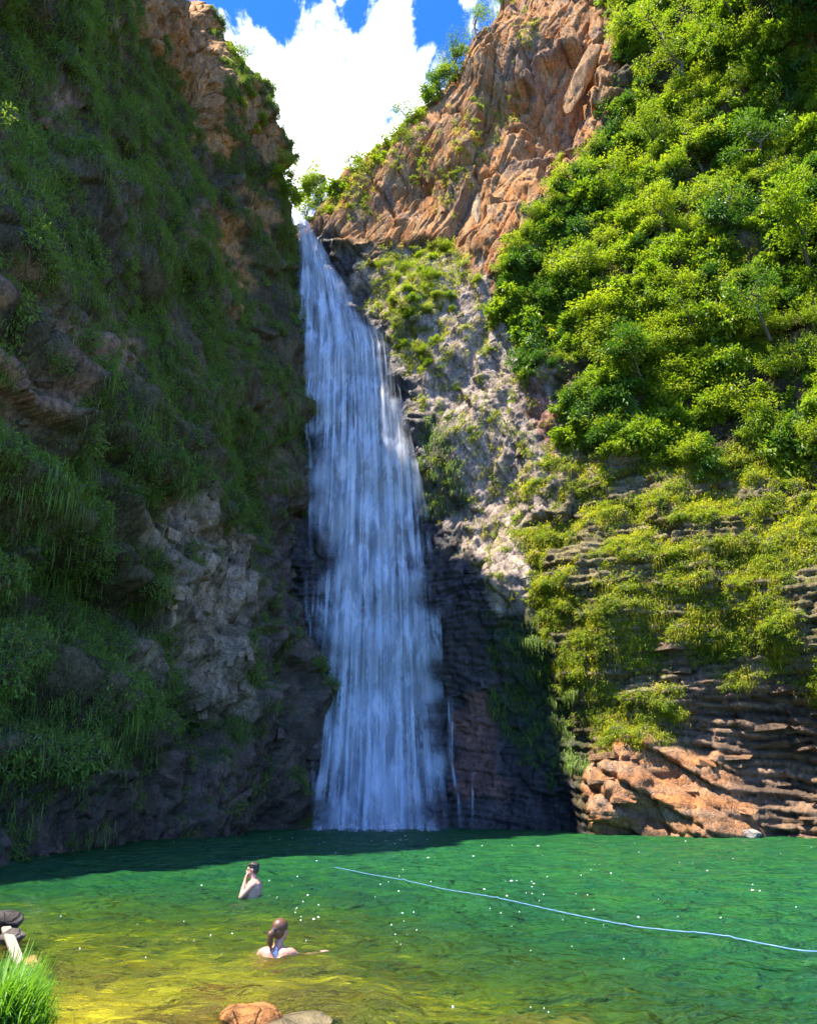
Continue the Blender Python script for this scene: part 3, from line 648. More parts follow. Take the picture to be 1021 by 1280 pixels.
def shrub_mesh(seed, n_leaf, rx, rz, ln, mat, wr=.42):
    """a clump of leafy sprays growing out (+X) of a wall"""
    g = np.random.default_rng(seed); V, F, MIx, b = [], [], [], 0
    cents, dirs = [], []
    for k in range(g.integers(10, 15)):
        d = g.normal(0, 1, 3); d[0] = abs(d[0]) * .9 + .1; d[2] = d[2] * .9 + .35; d /= np.linalg.norm(d)
        tip = d * np.array([rx, rx, rz]) * g.uniform(.45, 1.45); mid = tip * .5 + np.array([.05, 0, .14])
        v, f = tube_np([(0, 0, -.1), mid, tip], [.030, .018, .006], 4); V.append(v); F.append(np.concatenate([f[:, [0, 1, 2]], f[:, [0, 2, 3]]]) + b); MIx.append(np.ones(len(f) * 2)); b += len(v)
        m = int(n_leaf / 12 * g.uniform(.5, 1.5)); q = g.normal(0, 1, (m, 3)); q /= np.linalg.norm(q, axis=1, keepdims=True); r = g.uniform(.2, 1.25, (m, 1)) ** .8
        cents.append(tip * g.uniform(.65, 1.0, (m, 1)) + q * r * np.array([.34, .34, .30]) * rx * g.uniform(.7, 1.4)); dirs.append(q * .8 + d * .4 + np.array([0, 0, -.25]))
    v, f = leaf_cloud(np.concatenate(cents), np.concatenate(dirs), ln, seed + 1, wr); V.append(v); F.append(f + b); MIx.append(np.zeros(len(f)))
    return mesh_np('shrub', np.concatenate(V), np.concatenate(F), [mat, M_BARK], False, np.concatenate(MIx))
def blades(n, seed, length, width, rise, droop, spread, base_r, seg=4):
    """arching blades from a common base, leaning out along +X"""
    g = np.random.default_rng(seed); az = g.normal(0, spread, n); L = length * g.uniform(.5, 1.25, n)
    o = np.stack([np.cos(az), np.sin(az), 0 * az], 1); bpos = np.stack([g.normal(0, base_r * .4, n), g.normal(0, base_r, n), g.normal(0, base_r, n)], 1)
    side = np.stack([-np.sin(az), np.cos(az), 0 * az], 1); rs = rise * g.uniform(.4, 1.3, n); dr = droop * g.uniform(.6, 1.3, n)
    s = np.linspace(0, 1, seg + 1); V = np.zeros((n, seg + 1, 2, 3))
    for k, q in enumerate(s):
        c = bpos + o * (L * (q - .45 * q * q))[:, None] * .75; c[:, 2] += L * (rs * q - dr * q * q)
        wv = side * (width * (1 - q ** 1.6) * .5 + .002) * g.uniform(.7, 1.2, n)[:, None]
        V[:, k, 0], V[:, k, 1] = c - wv, c + wv
    i = (np.arange(n) * (seg + 1) * 2)[:, None, None] + (np.arange(seg) * 2)[None, :, None] + np.array([0, 1, 3, 2])[None, None]
    return V.reshape(-1, 3), i.reshape(-1, 4)
def tuft_mesh(name, seed, mat, n, length, width, rise, droop, spread=.9, base_r=.15):
    v, f = blades(n, seed, length, width, rise, droop, spread, base_r); return mesh_np(name, v, f, [mat], True)

# one object that carries a whole countless cover, instanced from its points
def cover(name, pts, yaw, scl, idx, meshes, kind='stuff', tilt=None):
    src = bpy.data.collections.new(name + '_sources')
    for k, me in enumerate(meshes): src.objects.link(bpy.data.objects.new('%s_%02d' % (name, k), me))
    me = bpy.data.meshes.new(name); me.vertices.add(len(pts)); me.vertices.foreach_set('co', np.asarray(pts, np.float32).ravel())
    rot = np.zeros((len(pts), 3), np.float32); rot[:, 2] = yaw
    if tilt is not None: rot[:, 0], rot[:, 1] = tilt[:, 0], tilt[:, 1]
    me.attributes.new('rot', 'FLOAT_VECTOR', 'POINT').data.foreach_set('vector', rot.ravel())
    me.attributes.new('scl', 'FLOAT', 'POINT').data.foreach_set('value', np.asarray(scl, np.float32))
    me.attributes.new('idx', 'INT', 'POINT').data.foreach_set('value', np.asarray(idx, np.int32))
    ob = put(bpy.data.objects.new(name, me), kind=kind)
    ng = bpy.data.node_groups.new(name, 'GeometryNodeTree')
    ng.interface.new_socket('Geometry', in_out='INPUT', socket_type='NodeSocketGeometry'); ng.interface.new_socket('Geometry', in_out='OUTPUT', socket_type='NodeSocketGeometry')
    n, l = ng.nodes, ng.links; gi, go = n.new('NodeGroupInput'), n.new('NodeGroupOutput')
    ci = n.new('GeometryNodeCollectionInfo'); ci.inputs[0].default_value = src; ci.inputs['Separate Children'].default_value = True; ci.inputs['Reset Children'].default_value = True
    ip = n.new('GeometryNodeInstanceOnPoints'); ip.inputs['Pick Instance'].default_value = True
    def attr(nm, ty):
        a = n.new('GeometryNodeInputNamedAttribute'); a.data_type = ty; a.inputs[0].default_value = nm
        return [s for s in a.outputs if s.enabled and s.name == 'Attribute'][0]
    l.new(gi.outputs[0], ip.inputs['Points']); l.new(ci.outputs[0], ip.inputs['Instance']); l.new(attr('idx', 'INT'), ip.inputs['Instance Index'])
    e2r = n.new('FunctionNodeEulerToRotation'); l.new(attr('rot', 'FLOAT_VECTOR'), e2r.inputs[0]); l.new(e2r.outputs[0], ip.inputs['Rotation'])
    l.new(attr('scl', 'FLOAT'), ip.inputs['Scale']); l.new(ip.outputs[0], go.inputs[0])
    md = ob.modifiers.new('cover', 'NODES'); md.node_group = ng
    return ob
def on_wall(cl, mask, n, seed, sink=.1):
    idx = cl.pick(mask, n, seed); P, N = cl.P.reshape(-1, 3)[idx], cl.N.reshape(-1, 3)[idx]
    nn = N * .5 + cl.na * .5; return P - nn * sink, np.arctan2(nn[:, 1], nn[:, 0]), idx

g = np.random.default_rng(55)
# left wall: long hanging grass
HANG = [tuft_mesh('hanging_grass', 400 + k, M_HANG if k < 6 else M_HANG_DRY, 44, (.42, .6, .36, .75, .5, .55, .5, .6)[k], .026, (1.0, .6, 1.3, .5, .9, 1.2, .7, .6)[k], (1.0, 1.1, .9, 1.35, 1.0, .9, 1.1, 1.2)[k], 1.15, .24) for k in range(8)]
HANG += [shrub_mesh(410 + k, 260, .5, .45, .13, M_HANG) for k in range(4)]
p1, y1, _ = on_wall(LEFT, LEFT.veg, 21000, 61)
cover('hanging_grass', p1, y1 + g.normal(-.15, .5, len(p1)), (.5 + .8 * g.random(len(p1)) ** 1.8), np.where(g.random(len(p1)) < .70, g.integers(0, 6, len(p1)), g.integers(6, 12, len(p1))), HANG)
# lower right wall: yellow-green tufts and drooping ferns on the ledges
TUFT = [tuft_mesh('ledge_tuft', 430 + k, M_TUFT, 40, (.34, .44, .36, .55, .30, .40)[k], .036, (.8, .6, .9, .5, 1.0, .7)[k], (1.0, 1.1, .8, 1.3, .9, 1.1)[k], 1.2, .22) for k in range(6)]
TUFT += [tuft_mesh('dry_tuft', 446, M_HANG_DRY, 34, .45, .03, .8, 1.0, 1.1, .2)]
TUFT += [shrub_mesh(440 + k, 180, .42, .40, .13, M_LEAF_YL) for k in range(3)]
tm = RIGHT.veg['tuft'] * (.35 + .9 * sstep(.0, .6, RIGHT.N[..., 2])) + .25 * RIGHT.veg['patch'] + .06 * RIGHT.veg['gry'] * (RIGHT.py > 330) + .14 * RIGHT.veg['bits'] + .10 * RIGHT.veg['shrub']
p2, y2, _ = on_wall(RIGHT, tm, 19000, 62)
cover('ledge_grass', p2, y2 + g.normal(0, .4, len(p2)), g.uniform(.4, 1.05, len(p2)), np.where(g.random(len(p2)) < .66, g.integers(0, 6, len(p2)), g.integers(6, 10, len(p2))), TUFT)
MOSS = [tuft_mesh('moss_fern', 450 + k, M_HANG, 34, .5, .04, .5, 1.2, .9, .2) for k in range(3)]
p3, y3, _ = on_wall(RIGHT, RIGHT.veg['moss'] + .05 * RIGHT.veg['drk'] * (RIGHT.px < 400), 420, 63)
cover('shaded_ferns', p3, y3, g.uniform(.5, 1.1, len(p3)), g.integers(0, 3, len(p3)), MOSS)

# right wall: leafy shrubs; the largest 300 are individuals, the rest one cover
SHR = [shrub_mesh(500 + k, (900, 720, 1100, 850, 800, 760)[k], (.95, .8, 1.1, .9, .75, 1.0)[k], (.8, .75, .8, .95, .6, .7)[k], (.19, .24, .16, .21, .17, .27)[k], (M_LEAF, M_LEAF, M_LEAF_YL, M_LEAF_DK, M_LEAF_YL, M_LEAF)[k], (.42, .5, .38, .45, .4, .55)[k]) for k in range(6)]
p4, y4, i4 = on_wall(RIGHT, RIGHT.veg['shrub'], 3400, 64, .05)
s4 = .45 + .95 * g.random(len(p4)) ** 1.7; big = np.argsort(-s4)
k4 = g.choice(6, len(p4), p=(.26, .2, .18, .12, .12, .12)); 
_c = fbm(RIGHT.P.reshape(-1, 3)[i4, 0] * .35, RIGHT.P.reshape(-1, 3)[i4, 2] * .3, 181, 3)
k4 = np.where(_c > .30, np.where(g.random(len(k4)) < .6, 2, k4), np.where(_c < -.22, np.where(g.random(len(k4)) < .7, 3, k4), k4)); px4, py4 = RIGHT.px.ravel()[i4], RIGHT.py.ravel()[i4]
inside = (px4 > -20) & (px4 < 1040) & (py4 > -20) & (py4 < 1000)
order = [i for i in big if inside[i]]; sel = set(order[:250])
ANCH = [(760, 220, 'the feathery leaning tree'), (672, 250, 'the slim young tree'), (840, 60, 'the olive spreading tree'), (930, 50, 'the tall bright tree'), (1005, 20, 'the dense corner tree'),
        (945, 190, 'the rounded dark tree'), (1000, 300, 'the large leaved leaning tree'), (790, 440, 'the dark lower edge tree'), (680, 380, 'the pale grey rock face'), (930, 460, 'the right hand ledges'), (860, 330, 'the thicket gap'), (740, 540, 'the reddish rock')]
KIND = ('bright green leafy shrub', 'broad leaved green shrub', 'fine leaved yellow green shrub', 'dark green leafy shrub', 'small pale green shrub', 'large leaved green shrub')
for i in sorted(sel):
    o = bpy.data.objects.new('shrub', SHR[k4[i]]); o.location = p4[i]; o.rotation_euler = (g.normal(0, .12), g.normal(0, .12), y4[i] + g.normal(0, .4)); o.scale = (s4[i] * g.uniform(.75, 1.2), s4[i] * g.uniform(.65, 1.3), s4[i] * g.uniform(.7, 1.7))
    ax, ay, nm = min(ANCH, key=lambda q: (q[0] - px4[i]) ** 2 + (q[1] - py4[i]) ** 2); dx, dy = px4[i] - ax, py4[i] - ay
    side = ('above' if dy < 0 else 'below') if abs(dy) > abs(dx) else 'beside'
    put(o, None, ('big ' if s4[i] > 1.3 else '') + KIND[k4[i]] + ' ' + side + ' ' + nm + ' on the right wall', 'shrub', 'shrubs on the right wall')
rest = np.array([i for i in range(len(p4)) if i not in sel])
cover('undergrowth', p4[rest], y4[rest], s4[rest], k4[rest], SHR)
rm = (RIGHT.px < 640) * (RIGHT.px > 385) * (RIGHT.P[..., 2] > (RIGHT.rim_z(np.broadcast_to(np.linspace(*RIGHT.tr, RIGHT.P.shape[1]), RIGHT.P.shape[:2])) - 2.2)) * (RIGHT.P[..., 2] < (RIGHT.rim_z(np.broadcast_to(np.linspace(*RIGHT.tr, RIGHT.P.shape[1]), RIGHT.P.shape[:2])) + 2.2))
p6, y6, _ = on_wall(RIGHT, rm.astype(float), 420, 68, .0)
cover('skyline_scrub', p6, g.uniform(0, 6.28, len(p6)), g.uniform(.35, 1.0, len(p6)), g.choice((0, 2, 4), len(p6)), SHR)
p5, y5, i5 = on_wall(RIGHT, RIGHT.veg['patch'] + .0 * RIGHT.veg['bits'], 46, 65, .05)
for i in range(len(p5)):
    o = bpy.data.objects.new('shrub', SHR[(0, 2, 4)[i % 3]]); o.location = p5[i]; o.rotation_euler = (0, 0, y5[i] + g.normal(0, .5)); o.scale = (g.uniform(.4, .75),) * 3
    put(o, None, ('round green', 'yellow green', 'low pale')[i % 3] + ' shrub on the rock ' + ('just below the orange wall, right of the fall' if RIGHT.py.ravel()[i5[i]] < 365 else 'halfway down the green patch right of the fall'), 'shrub', 'shrubs beside the waterfall')
# shrubs along the skyline of both walls
RIMS = [(384, 262), (398, 248), (412, 262), (424, 236), (440, 214), (452, 198), (466, 188), (482, 176), (498, 168), (512, 150), (526, 140), (540, 112), (428, 252), (405, 232), (445, 232), (476, 196), (548, 96), (562, 84), (575, 60), (378, 240), (388, 228), (396, 222), (408, 216)]
for i, (px, py) in enumerate(RIMS):
    p = RIGHT.hit(np.array([px]), np.array([py + 10]), .2)[0]
    o = bpy.data.objects.new('shrub', SHR[(2, 0, 4, 5)[i % 4]]); o.location = p; o.rotation_euler = (0, -.5, -2.2 + g.normal(0, .5)); o.scale = (g.uniform(.7, 1.25),) * 3
    put(o, None, ('airy yellow green shrub', 'round bright green shrub', 'small pale shrub', 'large leaved shrub')[i % 4] + (' on the skyline just above the waterfall lip', ' on the skyline ridge under the white cloud', ' on the skyline high on the orange wall')[0 if px < 450 else 1 if px < 535 else 2], 'shrub', 'shrubs along the right skyline')
LR = [(292, 72, 1.0), (300, 84, .7), (322, 96, .6), (333, 118, .6), (345, 132, .6), (356, 168, .5), (366, 205, .6), (310, 116, .7), (325, 150, .7), (340, 148, .6), (352, 222, 1.2), (357, 240, 1.0), (349, 205, .9), (318, 160, .5), (300, 130, .6)]
for i, (px, py, s) in enumerate(LR):
    p = LEFT.hit(np.array([px]), np.array([py]), .6)[0]
    o = bpy.data.objects.new('shrub', SHR[(2, 4, 0)[i % 3]]); o.location = p; o.rotation_euler = (0, 0, -.5 + g.normal(0, .5)); o.scale = (s * 1.1,) * 3
    put(o, None, ('bright shrub on the corner ledge of the left wall above the lip of the fall' if i in (10, 11, 12) else ('airy', 'round', 'green')[i % 3] + ' small shrub clinging to the ' + ('top' if py < 110 else 'middle' if py < 155 else 'lower part') + ' of the left wall skyline'), 'shrub', 'shrubs on the left corner ledge' if i in (10, 11, 12) else 'shrubs along the left edge')

# trees
def tree(px, py, hgt, crown, label, seed, lean=(0, 0, 1), mat=M_LEAF, ln=.2, n=1500, cl=RIGHT, branch=6, group=None):
    gg = np.random.default_rng(seed); p = cl.hit(np.array([px]), np.array([py]), .1)[0]; root = empty('tree', p, label, 'tree', group)
    lean = np.array(lean, float); lean /= np.linalg.norm(lean)
    s = np.linspace(0, 1, 7)[:, None]; wob_ = gg.normal(0, .05, (7, 3)) * hgt * s; tp = lean * hgt * s * .8 + wob_ + np.array([[0, 0, .15 * hgt]]) * s * s; tp[0] -= lean * .3
    V, F, b = [], [], 0; r0 = .028 * hgt + .03
    v, f = tube_np(tp, np.linspace(r0, r0 * .35, 7), 8); V.append(v); F.append(f); b += len(v); cents, dirs = [], []
    for k in range(branch + 2):
        st = tp[min(6, 2 + int(gg.integers(0, 5)))]; d = gg.normal(0, 1, 3); d[2] = abs(d[2]) * .6 + .25; d = d / np.linalg.norm(d); en = st + d * crown * gg.uniform(.6, 1.0)
        md_ = (st + en) / 2 + np.array([0, 0, .1 * crown]); v, f = tube_np([st, md_, en], [r0 * .4, r0 * .25, r0 * .08], 5); V.append(v); F.append(f + b); b += len(v)
        for q in range(4):
            c = st + (en - st) * gg.uniform(.55, 1.1) + gg.normal(0, .16, 3) * crown; m = n // ((branch + 2) * 4)
            w_ = gg.normal(0, 1, (m, 3)); w_ /= np.linalg.norm(w_, axis=1, keepdims=True); cents.append(c + w_ * gg.uniform(.3, 1, (m, 1)) ** .6 * crown * np.array([.30, .30, .17])); dirs.append(w_ * .8 + d * .4)
    put(bpy.data.objects.new('trunk', mesh_np('trunk', np.concatenate(V), np.concatenate(F), [M_BARK], True)), root)
    v, f = leaf_cloud(np.concatenate(cents), np.concatenate(dirs), ln, seed + 1, .4)
    put(bpy.data.objects.new('crown', mesh_np('crown', v, f, [mat])), root); return root
tree(768, 262, 3.6, 2.0, 'feathery light green tree with a bare leaning trunk beside the orange wall', 601, (-.55, -.35, 1), M_LEAF, .15, 2600)
tree(686, 282, 3.0, 1.3, 'slim pale green young tree at the left tip of the thicket, against orange rock', 602, (-.35, -.2, 1), M_LEAF_YL, .16, 1500)
tree(866, 120, 6.5, 3.2, 'olive green spreading tree with a dark branch at the top of the right wall', 603, (-.45, -.3, 1), M_LEAF_YL, .17, 4200)
tree(880, 225, 4.2, 1.7, 'thin dark stemmed sapling in the thicket under the spreading olive tree', 604, (-.4, -.3, 1), M_LEAF_YL, .16, 1400)
tree(940, 100, 6.0, 3.2, 'tall bright green tree filling the upper right of the wall', 605, (-.3, -.6, 1), M_LEAF, .22, 4200)
tree(1005, 70, 6.0, 3.0, 'dense mid green tree at the top corner of the right wall', 606, (-.3, -.6, 1), M_LEAF, .24, 4000)
tree(955, 225, 4.5, 2.4, 'dark green rounded tree on the right wall below the tall bright one', 607, (-.4, -.7, .8), M_LEAF_DK, .24, 3000)
tree(1010, 330, 4.0, 2.2, 'large leaved tree leaning out of the far right of the thicket', 608, (-.5, -.7, .7), M_LEAF, .28, 2600)
tree(386, 252, 3.4, 2.0, 'bushy green tree standing right behind the lip of the waterfall', 610, (-.15, -.1, 1), M_LEAF_YL, .18, 2400)
tree(800, 470, 3.0, 1.8, 'dark leafy tree at the middle of the lower thicket edge', 609, (-.5, -.7, .6), M_LEAF_DK, .22, 2200)
for k, (px, py, h, c, lb) in enumerate(((905, 300, 3.6, 1.9, 'yellow green tree in the middle of the thicket, left of the large leaved one'), (835, 300, 2.8, 1.5, 'thin pale tree in the thicket right of the feathery tree'),
                                        (735, 355, 2.4, 1.4, 'small bushy tree low on the left side of the thicket'), (960, 420, 3.0, 1.8, 'dark bushy tree near the right hand end of the thicket'),
                                        (870, 420, 2.6, 1.5, 'light green tree above the lower thicket edge'), (820, 190, 3.0, 1.6, 'mid green tree just under the olive spreading tree'), (985, 170, 3.6, 2.0, 'light yellow green tree under the dense corner tree'),
                                        (650, 330, 1.8, 1.1, 'small pale tree at the left rim of the thicket above the grey rock'))):
    tree(px, py, h, c, lb, 650 + k, (-.5, -.5, .9), (M_LEAF_YL, M_LEAF_YL, M_LEAF, M_LEAF_DK, M_LEAF, M_LEAF, M_LEAF_YL, M_LEAF_YL)[k], .19, 1700)
for k, (px, py, h, c, lb) in enumerate(((596, 45, 3.2, 2.3, 'airy green tree on the skyline at the top of the orange wall'), (572, 92, 3.0, 2.1, 'airy bluish green tree on the skyline midway up the orange wall'),
                                        (553, 118, 2.0, 1.6, 'small thin tree on the skyline below the two airy ones'), (405, 262, 2.6, 2.0, 'grey green thin tree just right of the waterfall lip'),
                                        (440, 215, 2.0, 1.6, 'small tree on the skyline over the waterfall lip'), (510, 155, 1.6, 1.6, 'low bushy tree on the skyline ridge under the clouds'))):
    tree(px, py, h, c, lb, 620 + k, (-.25, -.1, 1), (M_LEAF, M_LEAF_DK, M_LEAF_DK, M_LEAF, M_LEAF, M_LEAF)[k], .17, 2000)

# ------------------------------------------------------------------ boulders
def boulder(name, loc, size, tint, seed, label, wet=.5, rz=0, group=None, cat='rock'):
    bm = bmesh.new(); bmesh.ops.create_icosphere(bm, subdivisions=4, radius=1.0); n = len(bm.verts)
    V = np.array([v.co[:] for v in bm.verts]); gg = np.random.default_rng(seed)
    for k in range(11):
        d = gg.normal(0, 1, 3); d /= np.linalg.norm(d); c = gg.uniform(.55, .85); pr = V @ d; V = V - d * np.clip(pr - c, 0, None)[:, None] * .92
    V = V * (1 + .10 * fbm(V[:, 0] * 2.1 + seed, V[:, 1] * 2.1 + V[:, 2] * 1.7, seed, 4))[:, None]
    for v, c in zip(bm.verts, V): v.co = Vector(c * np.array(size))
    o = bm_obj(name, bm, M_BLOCK, None, True, label=label, cat=cat, group=group); o.location = loc; o.rotation_euler = (0, 0, rz); o.color = (*tint, 1 - wet); return o
W = lambda px, py, z=0.0: on_water(px, py, z)
p = W(312, 1275); boulder('foreground_rock', p + np.array([0, 0, .0]), (.25, .28, .13), (.42, .17, .04), 1, 'wet orange rock breaking the surface at the bottom edge of the pool', .6, .4)
p = W(375, 1278); boulder('foreground_rock', p + np.array([0, 0, -.05]), (.42, .30, .11), (.17, .13, .06), 2, 'brown wet rock beside the orange one at the bottom of the pool', .7, .2)
p = W(685, 1280); boulder('submerged_rock', p + np.array([0, .1, -.07]), (.42, .35, .10), (.34, .22, .05), 3, 'ochre rock just under the surface at the bottom of the pool', .7, .1)
p = at(38, 1212, 8.6); boulder('shore_rock', p, (.13, .20, .14), (.42, .20, .07), 4, 'orange brown rock on the shore beside the pale plank', .3, .6)
p = at(6, 1158, 9.9); boulder('shore_rock', p, (.24, .28, .17), (.06, .05, .042), 5, 'dark rock at the water edge behind the pale plank', .3, .3)
p = at(16, 1170, 9.4); boulder('shore_rock', p, (.14, .16, .10), (.10, .08, .065), 6, 'small grey brown rock between the dark rock and the plank', .3, 1.3)
p = at(50, 1238, 8.0); boulder('shore_rock', p, (.09, .11, .07), (.25, .19, .13), 7, 'small wet stone where the grass meets the water', .7, 2.0)
p = W(905, 1040); boulder('ledge_boulder', p + np.array([0, .6, .8]), (1.7, 1.2, 1.3), (.34, .17, .075), 8, 'rounded orange boulder at the waterline under the right wall', .7, .3)
p = W(712, 1036); boulder('ledge_boulder', p + np.array([0, -.6, .15]), (1.3, .7, .5), (.13, .085, .05), 9, 'low brown slab at the waterline in the dark alcove', .8, -.4)
p = W(933, 1047); boulder('ledge_boulder', p + np.array([0, -.3, .1]), (.55, .5, .3), (.36, .30, .24), 10, 'small pale rock at the foot of the rounded boulder', .6, .2)
for k in range(30):
    x, y = rng.uniform(-5.0, .4), rng.uniform(7.2, 12.5); z = float(bed_z(np.array(x), np.array(y)))
    boulder('submerged_stone', (x, y, z), (rng.uniform(.15, .55), rng.uniform(.15, .5), rng.uniform(.08, .20)), (.10 + .12 * rng.random(), .07 + .06 * rng.random(), .025), 30 + k, 'brown algae covered stone lying under the shallow clear water', .4, rng.uniform(0, 3), 'stones under the shallow water')

# ------------------------------------------------------------------ near bank: grass and plank
pts = []
while len(pts) < 700:
    x, y = rng.uniform(-6.5, -2.2), rng.uniform(4.6, 8.8)
    z = float(bed_z(np.array(x), np.array(y)))
    qx_, qy_ = project(np.array([x, y, z + .25]))
    if z > .12 + .06 * rng.random() and qy_ > 1212 and qx_ < 42: pts.append((x, y, z))
pts = np.array(pts)
BG = [tuft_mesh('bank_grass', 700 + k, M_BANK, 60, .42, .011, 1.1, .75, 1.9, .08) for k in range(4)]
cover('bank_grass', pts, rng.uniform(0, 6.28, len(pts)), rng.uniform(.4, .9, len(pts)), rng.integers(0, 4, len(pts)), BG)
M_WOOD = plain('weathered_wood', (.30, .25, .18), .8, .35, 14, .6, .006, (6, 6, .5))
a, b = at(8, 1160, 9.6), at(28, 1212, 8.3); bm = bmesh.new(); bmesh.ops.create_cube(bm, size=1.0)
d = Vector(b - a); bmesh.ops.scale(bm, vec=(.10, .04, d.length), verts=bm.verts); bmesh.ops.bevel(bm, geom=bm.edges[:], offset=.008, segments=2, affect='EDGES')
o = bm_obj('wooden_plank', bm, M_WOOD, label='pale weathered plank lying on the left bank between grass and rocks', cat='plank'); o.location = Vector((a + b) / 2); o.rotation_euler = d.to_track_quat('Z', 'Y').to_euler()

# ------------------------------------------------------------------ rope across the pool
def rope_mat():
    m, t, out = new_mat('blue_rope'); tcn = t.node('ShaderNodeAttribute', attribute_name='twist').outputs['Fac']
    b = t.node('ShaderNodeBsdfPrincipled', in_Roughness=.5)
    t.l.new(t.mix(t.ramp(t.math('SINE', tcn), .2, .5), (.04, .14, .30), (.20, .32, .40)), b.inputs['Base Color']); t.l.new(b.outputs[0], out.inputs[0]); return m
rp = np.array([(418, 1087), (470, 1096), (540, 1110), (610, 1125), (700, 1143), (800, 1160), (900, 1173), (1021, 1190), (1150, 1207), (1400, 1242), (1700, 1284)], float)
s = np.linspace(0, 1, 700); k = np.linspace(0, 1, len(rp)); rx, ry = np.interp(s, k, rp[:, 0]), np.interp(s, k, rp[:, 1])
for _ in range(30): rx[1:-1] = (rx[:-2] + rx[2:]) / 2; ry[1:-1] = (ry[:-2] + ry[2:]) / 2
Q = on_water(rx, ry, .03); wv = wave(Q[:, 0], Q[:, 1]); wv = np.max([np.roll(wv, k) for k in range(-14, 15)], axis=0); wv = np.convolve(np.pad(wv, 30, 'edge'), np.ones(61) / 61, 'valid'); Q[:, 2] = np.maximum(wv, wave(Q[:, 0], Q[:, 1])) + .025
v, f = tube_np(Q, np.full(700, .0085), 8); ln = np.concatenate([[0], np.cumsum(np.linalg.norm(np.diff(Q, axis=0), axis=1))])
tw = (ln[:, None] * 22 + np.linspace(0, 2 * math.pi * 2, 8, endpoint=False)).ravel()
put(bpy.data.objects.new('rope', mesh_np('rope', v, f, [rope_mat()], True, attrs={'twist': tw})), None, 'long blue and white rope floating across the green pool', 'rope')

# ------------------------------------------------------------------ foam flecks, and sun glints modelled as white dashes
M_FOAM_GLINT = plain('foam_glint', (.86, .90, .92), .5, .05, 8, .2, .004)
FV, FF, b = [], [], 0
spots = [(360, 1122, 16, 9, 16), (375, 1128, 22, 10, 14), (655, 1104, 14, 3, 10), (628, 1102, 10, 3, 8), (655, 1120, 24, 2, 10), (700, 1055, 150, 22, 70), (600, 1075, 230, 30, 90), (480, 1120, 160, 26, 60), (820, 1078, 160, 30, 40), (940, 1116, 14, 4, 6), (800, 1140, 220, 50, 40), (474, 1050, 60, 3, 160), (700, 1120, 200, 40, 90), (640, 1255, 60, 6, 14), (500, 1170, 8, 12, 6), (370, 1195, 12, 6, 10), (150, 1180, 120, 14, 36)]
for cx, cy, sx, sy, n in spots:
    for q in range(n // 3 + 2):
        px, py = rng.normal(cx, sx), rng.normal(cy, sy)
        if py < 1046: continue
        c = on_water(px, py, 0.0); c[2] = float(wave(c[0:1], c[1:2])[0]); s = c[1] / 900 * (.15 + .45 * rng.random() ** 3); m = 7
        an = np.linspace(0, 6.283, m, endpoint=False); rr = rng.uniform(.5, 1.2, m)
        ring = np.stack([c[0] + np.cos(an) * rr * s * 3.4, c[1] + np.sin(an) * rr * s * 1.5, np.full(m, c[2] - .004)], 1); top = c + np.array([0, 0, .012 + s * .15])
        FV.append(np.concatenate([ring, top[None]])); FF += [(b + i, b + (i + 1) % m, b + m) for i in range(m)]; b += m + 1
put(bpy.data.objects.new('foam_flecks', mesh_np('foam_flecks', np.concatenate(FV), np.array(FF), [M_FOAM_GLINT], True)), kind='stuff')

# ------------------------------------------------------------------ people
def limb(bm, p0, p1, r0, r1, seg=10):
    p0, p1 = Vector(p0), Vector(p1); d = (p1 - p0); L = d.length; q = d.to_track_quat('Z', 'Y'); rings = []
    prof = [(-r0 * math.cos(a), r0 * math.sin(a)) for a in (math.radians(25), math.radians(55), math.radians(90))] + [(L + r1 * math.cos(a), r1 * math.sin(a)) for a in (math.radians(90), math.radians(55), math.radians(25))]
    for z, r in prof: rings.append([bm.verts.new(p0 + q @ Vector((r * math.cos(6.2832 * k / seg), r * math.sin(6.2832 * k / seg), z))) for k in range(seg)])
    for a, b in zip(rings, rings[1:]):
        for k in range(seg): bm.faces.new((a[k], a[(k + 1) % seg], b[(k + 1) % seg], b[k]))
    bm.faces.new(rings[0][::-1]); bm.faces.new(rings[-1])
def ball(bm, c, r, rot=None):
    m = Matrix.Translation(c) @ (rot.to_4x4() if rot else Matrix()) @ Matrix.Diagonal((*r, 1)); bmesh.ops.create_uvsphere(bm, u_segments=16, v_segments=10, radius=1.0, matrix=m)
def body(name, bm, mat, parent, vox=.009):
    o = bm_obj(name, bm, mat, parent, True); r = o.modifiers.new('remesh', 'REMESH'); r.mode = 'VOXEL'; r.voxel_size = vox; r.use_smooth_shade = True
    s = o.modifiers.new('smooth', 'SMOOTH'); s.factor = .6; s.iterations = 3; return o
def head(bm, c, fwd, up=Vector((0, 0, 1)), s=1.0):
    fwd = Vector(fwd).normalized(); side = up.cross(fwd).normalized(); up = fwd.cross(side).normalized(); M = Matrix((side, fwd, up)).transposed(); c = Vector(c)
    P = lambda x, y, z: c + M @ Vector((x, y, z)) * s
    ball(bm, P(0, -.01, .03), (.074 * s, .095 * s, .088 * s), M); ball(bm, P(0, .035, -.035), (.058 * s, .062 * s, .075 * s), M); ball(bm, P(0, .062, -.085), (.032 * s, .030 * s, .026 * s), M)
    limb(bm, P(0, .090, .015), P(0, .112, -.022), .010 * s, .016 * s, 8)                      # nose
    ball(bm, P(0, .086, -.055), (.024 * s, .012 * s, .010 * s), M); ball(bm, P(0, .085, .032), (.048 * s, .012 * s, .010 * s), M)   # mouth, brow
    for q in (-1, 1): ball(bm, P(q * .076, -.005, -.002), (.010 * s, .020 * s, .032 * s), M)    # ears
    return P, M
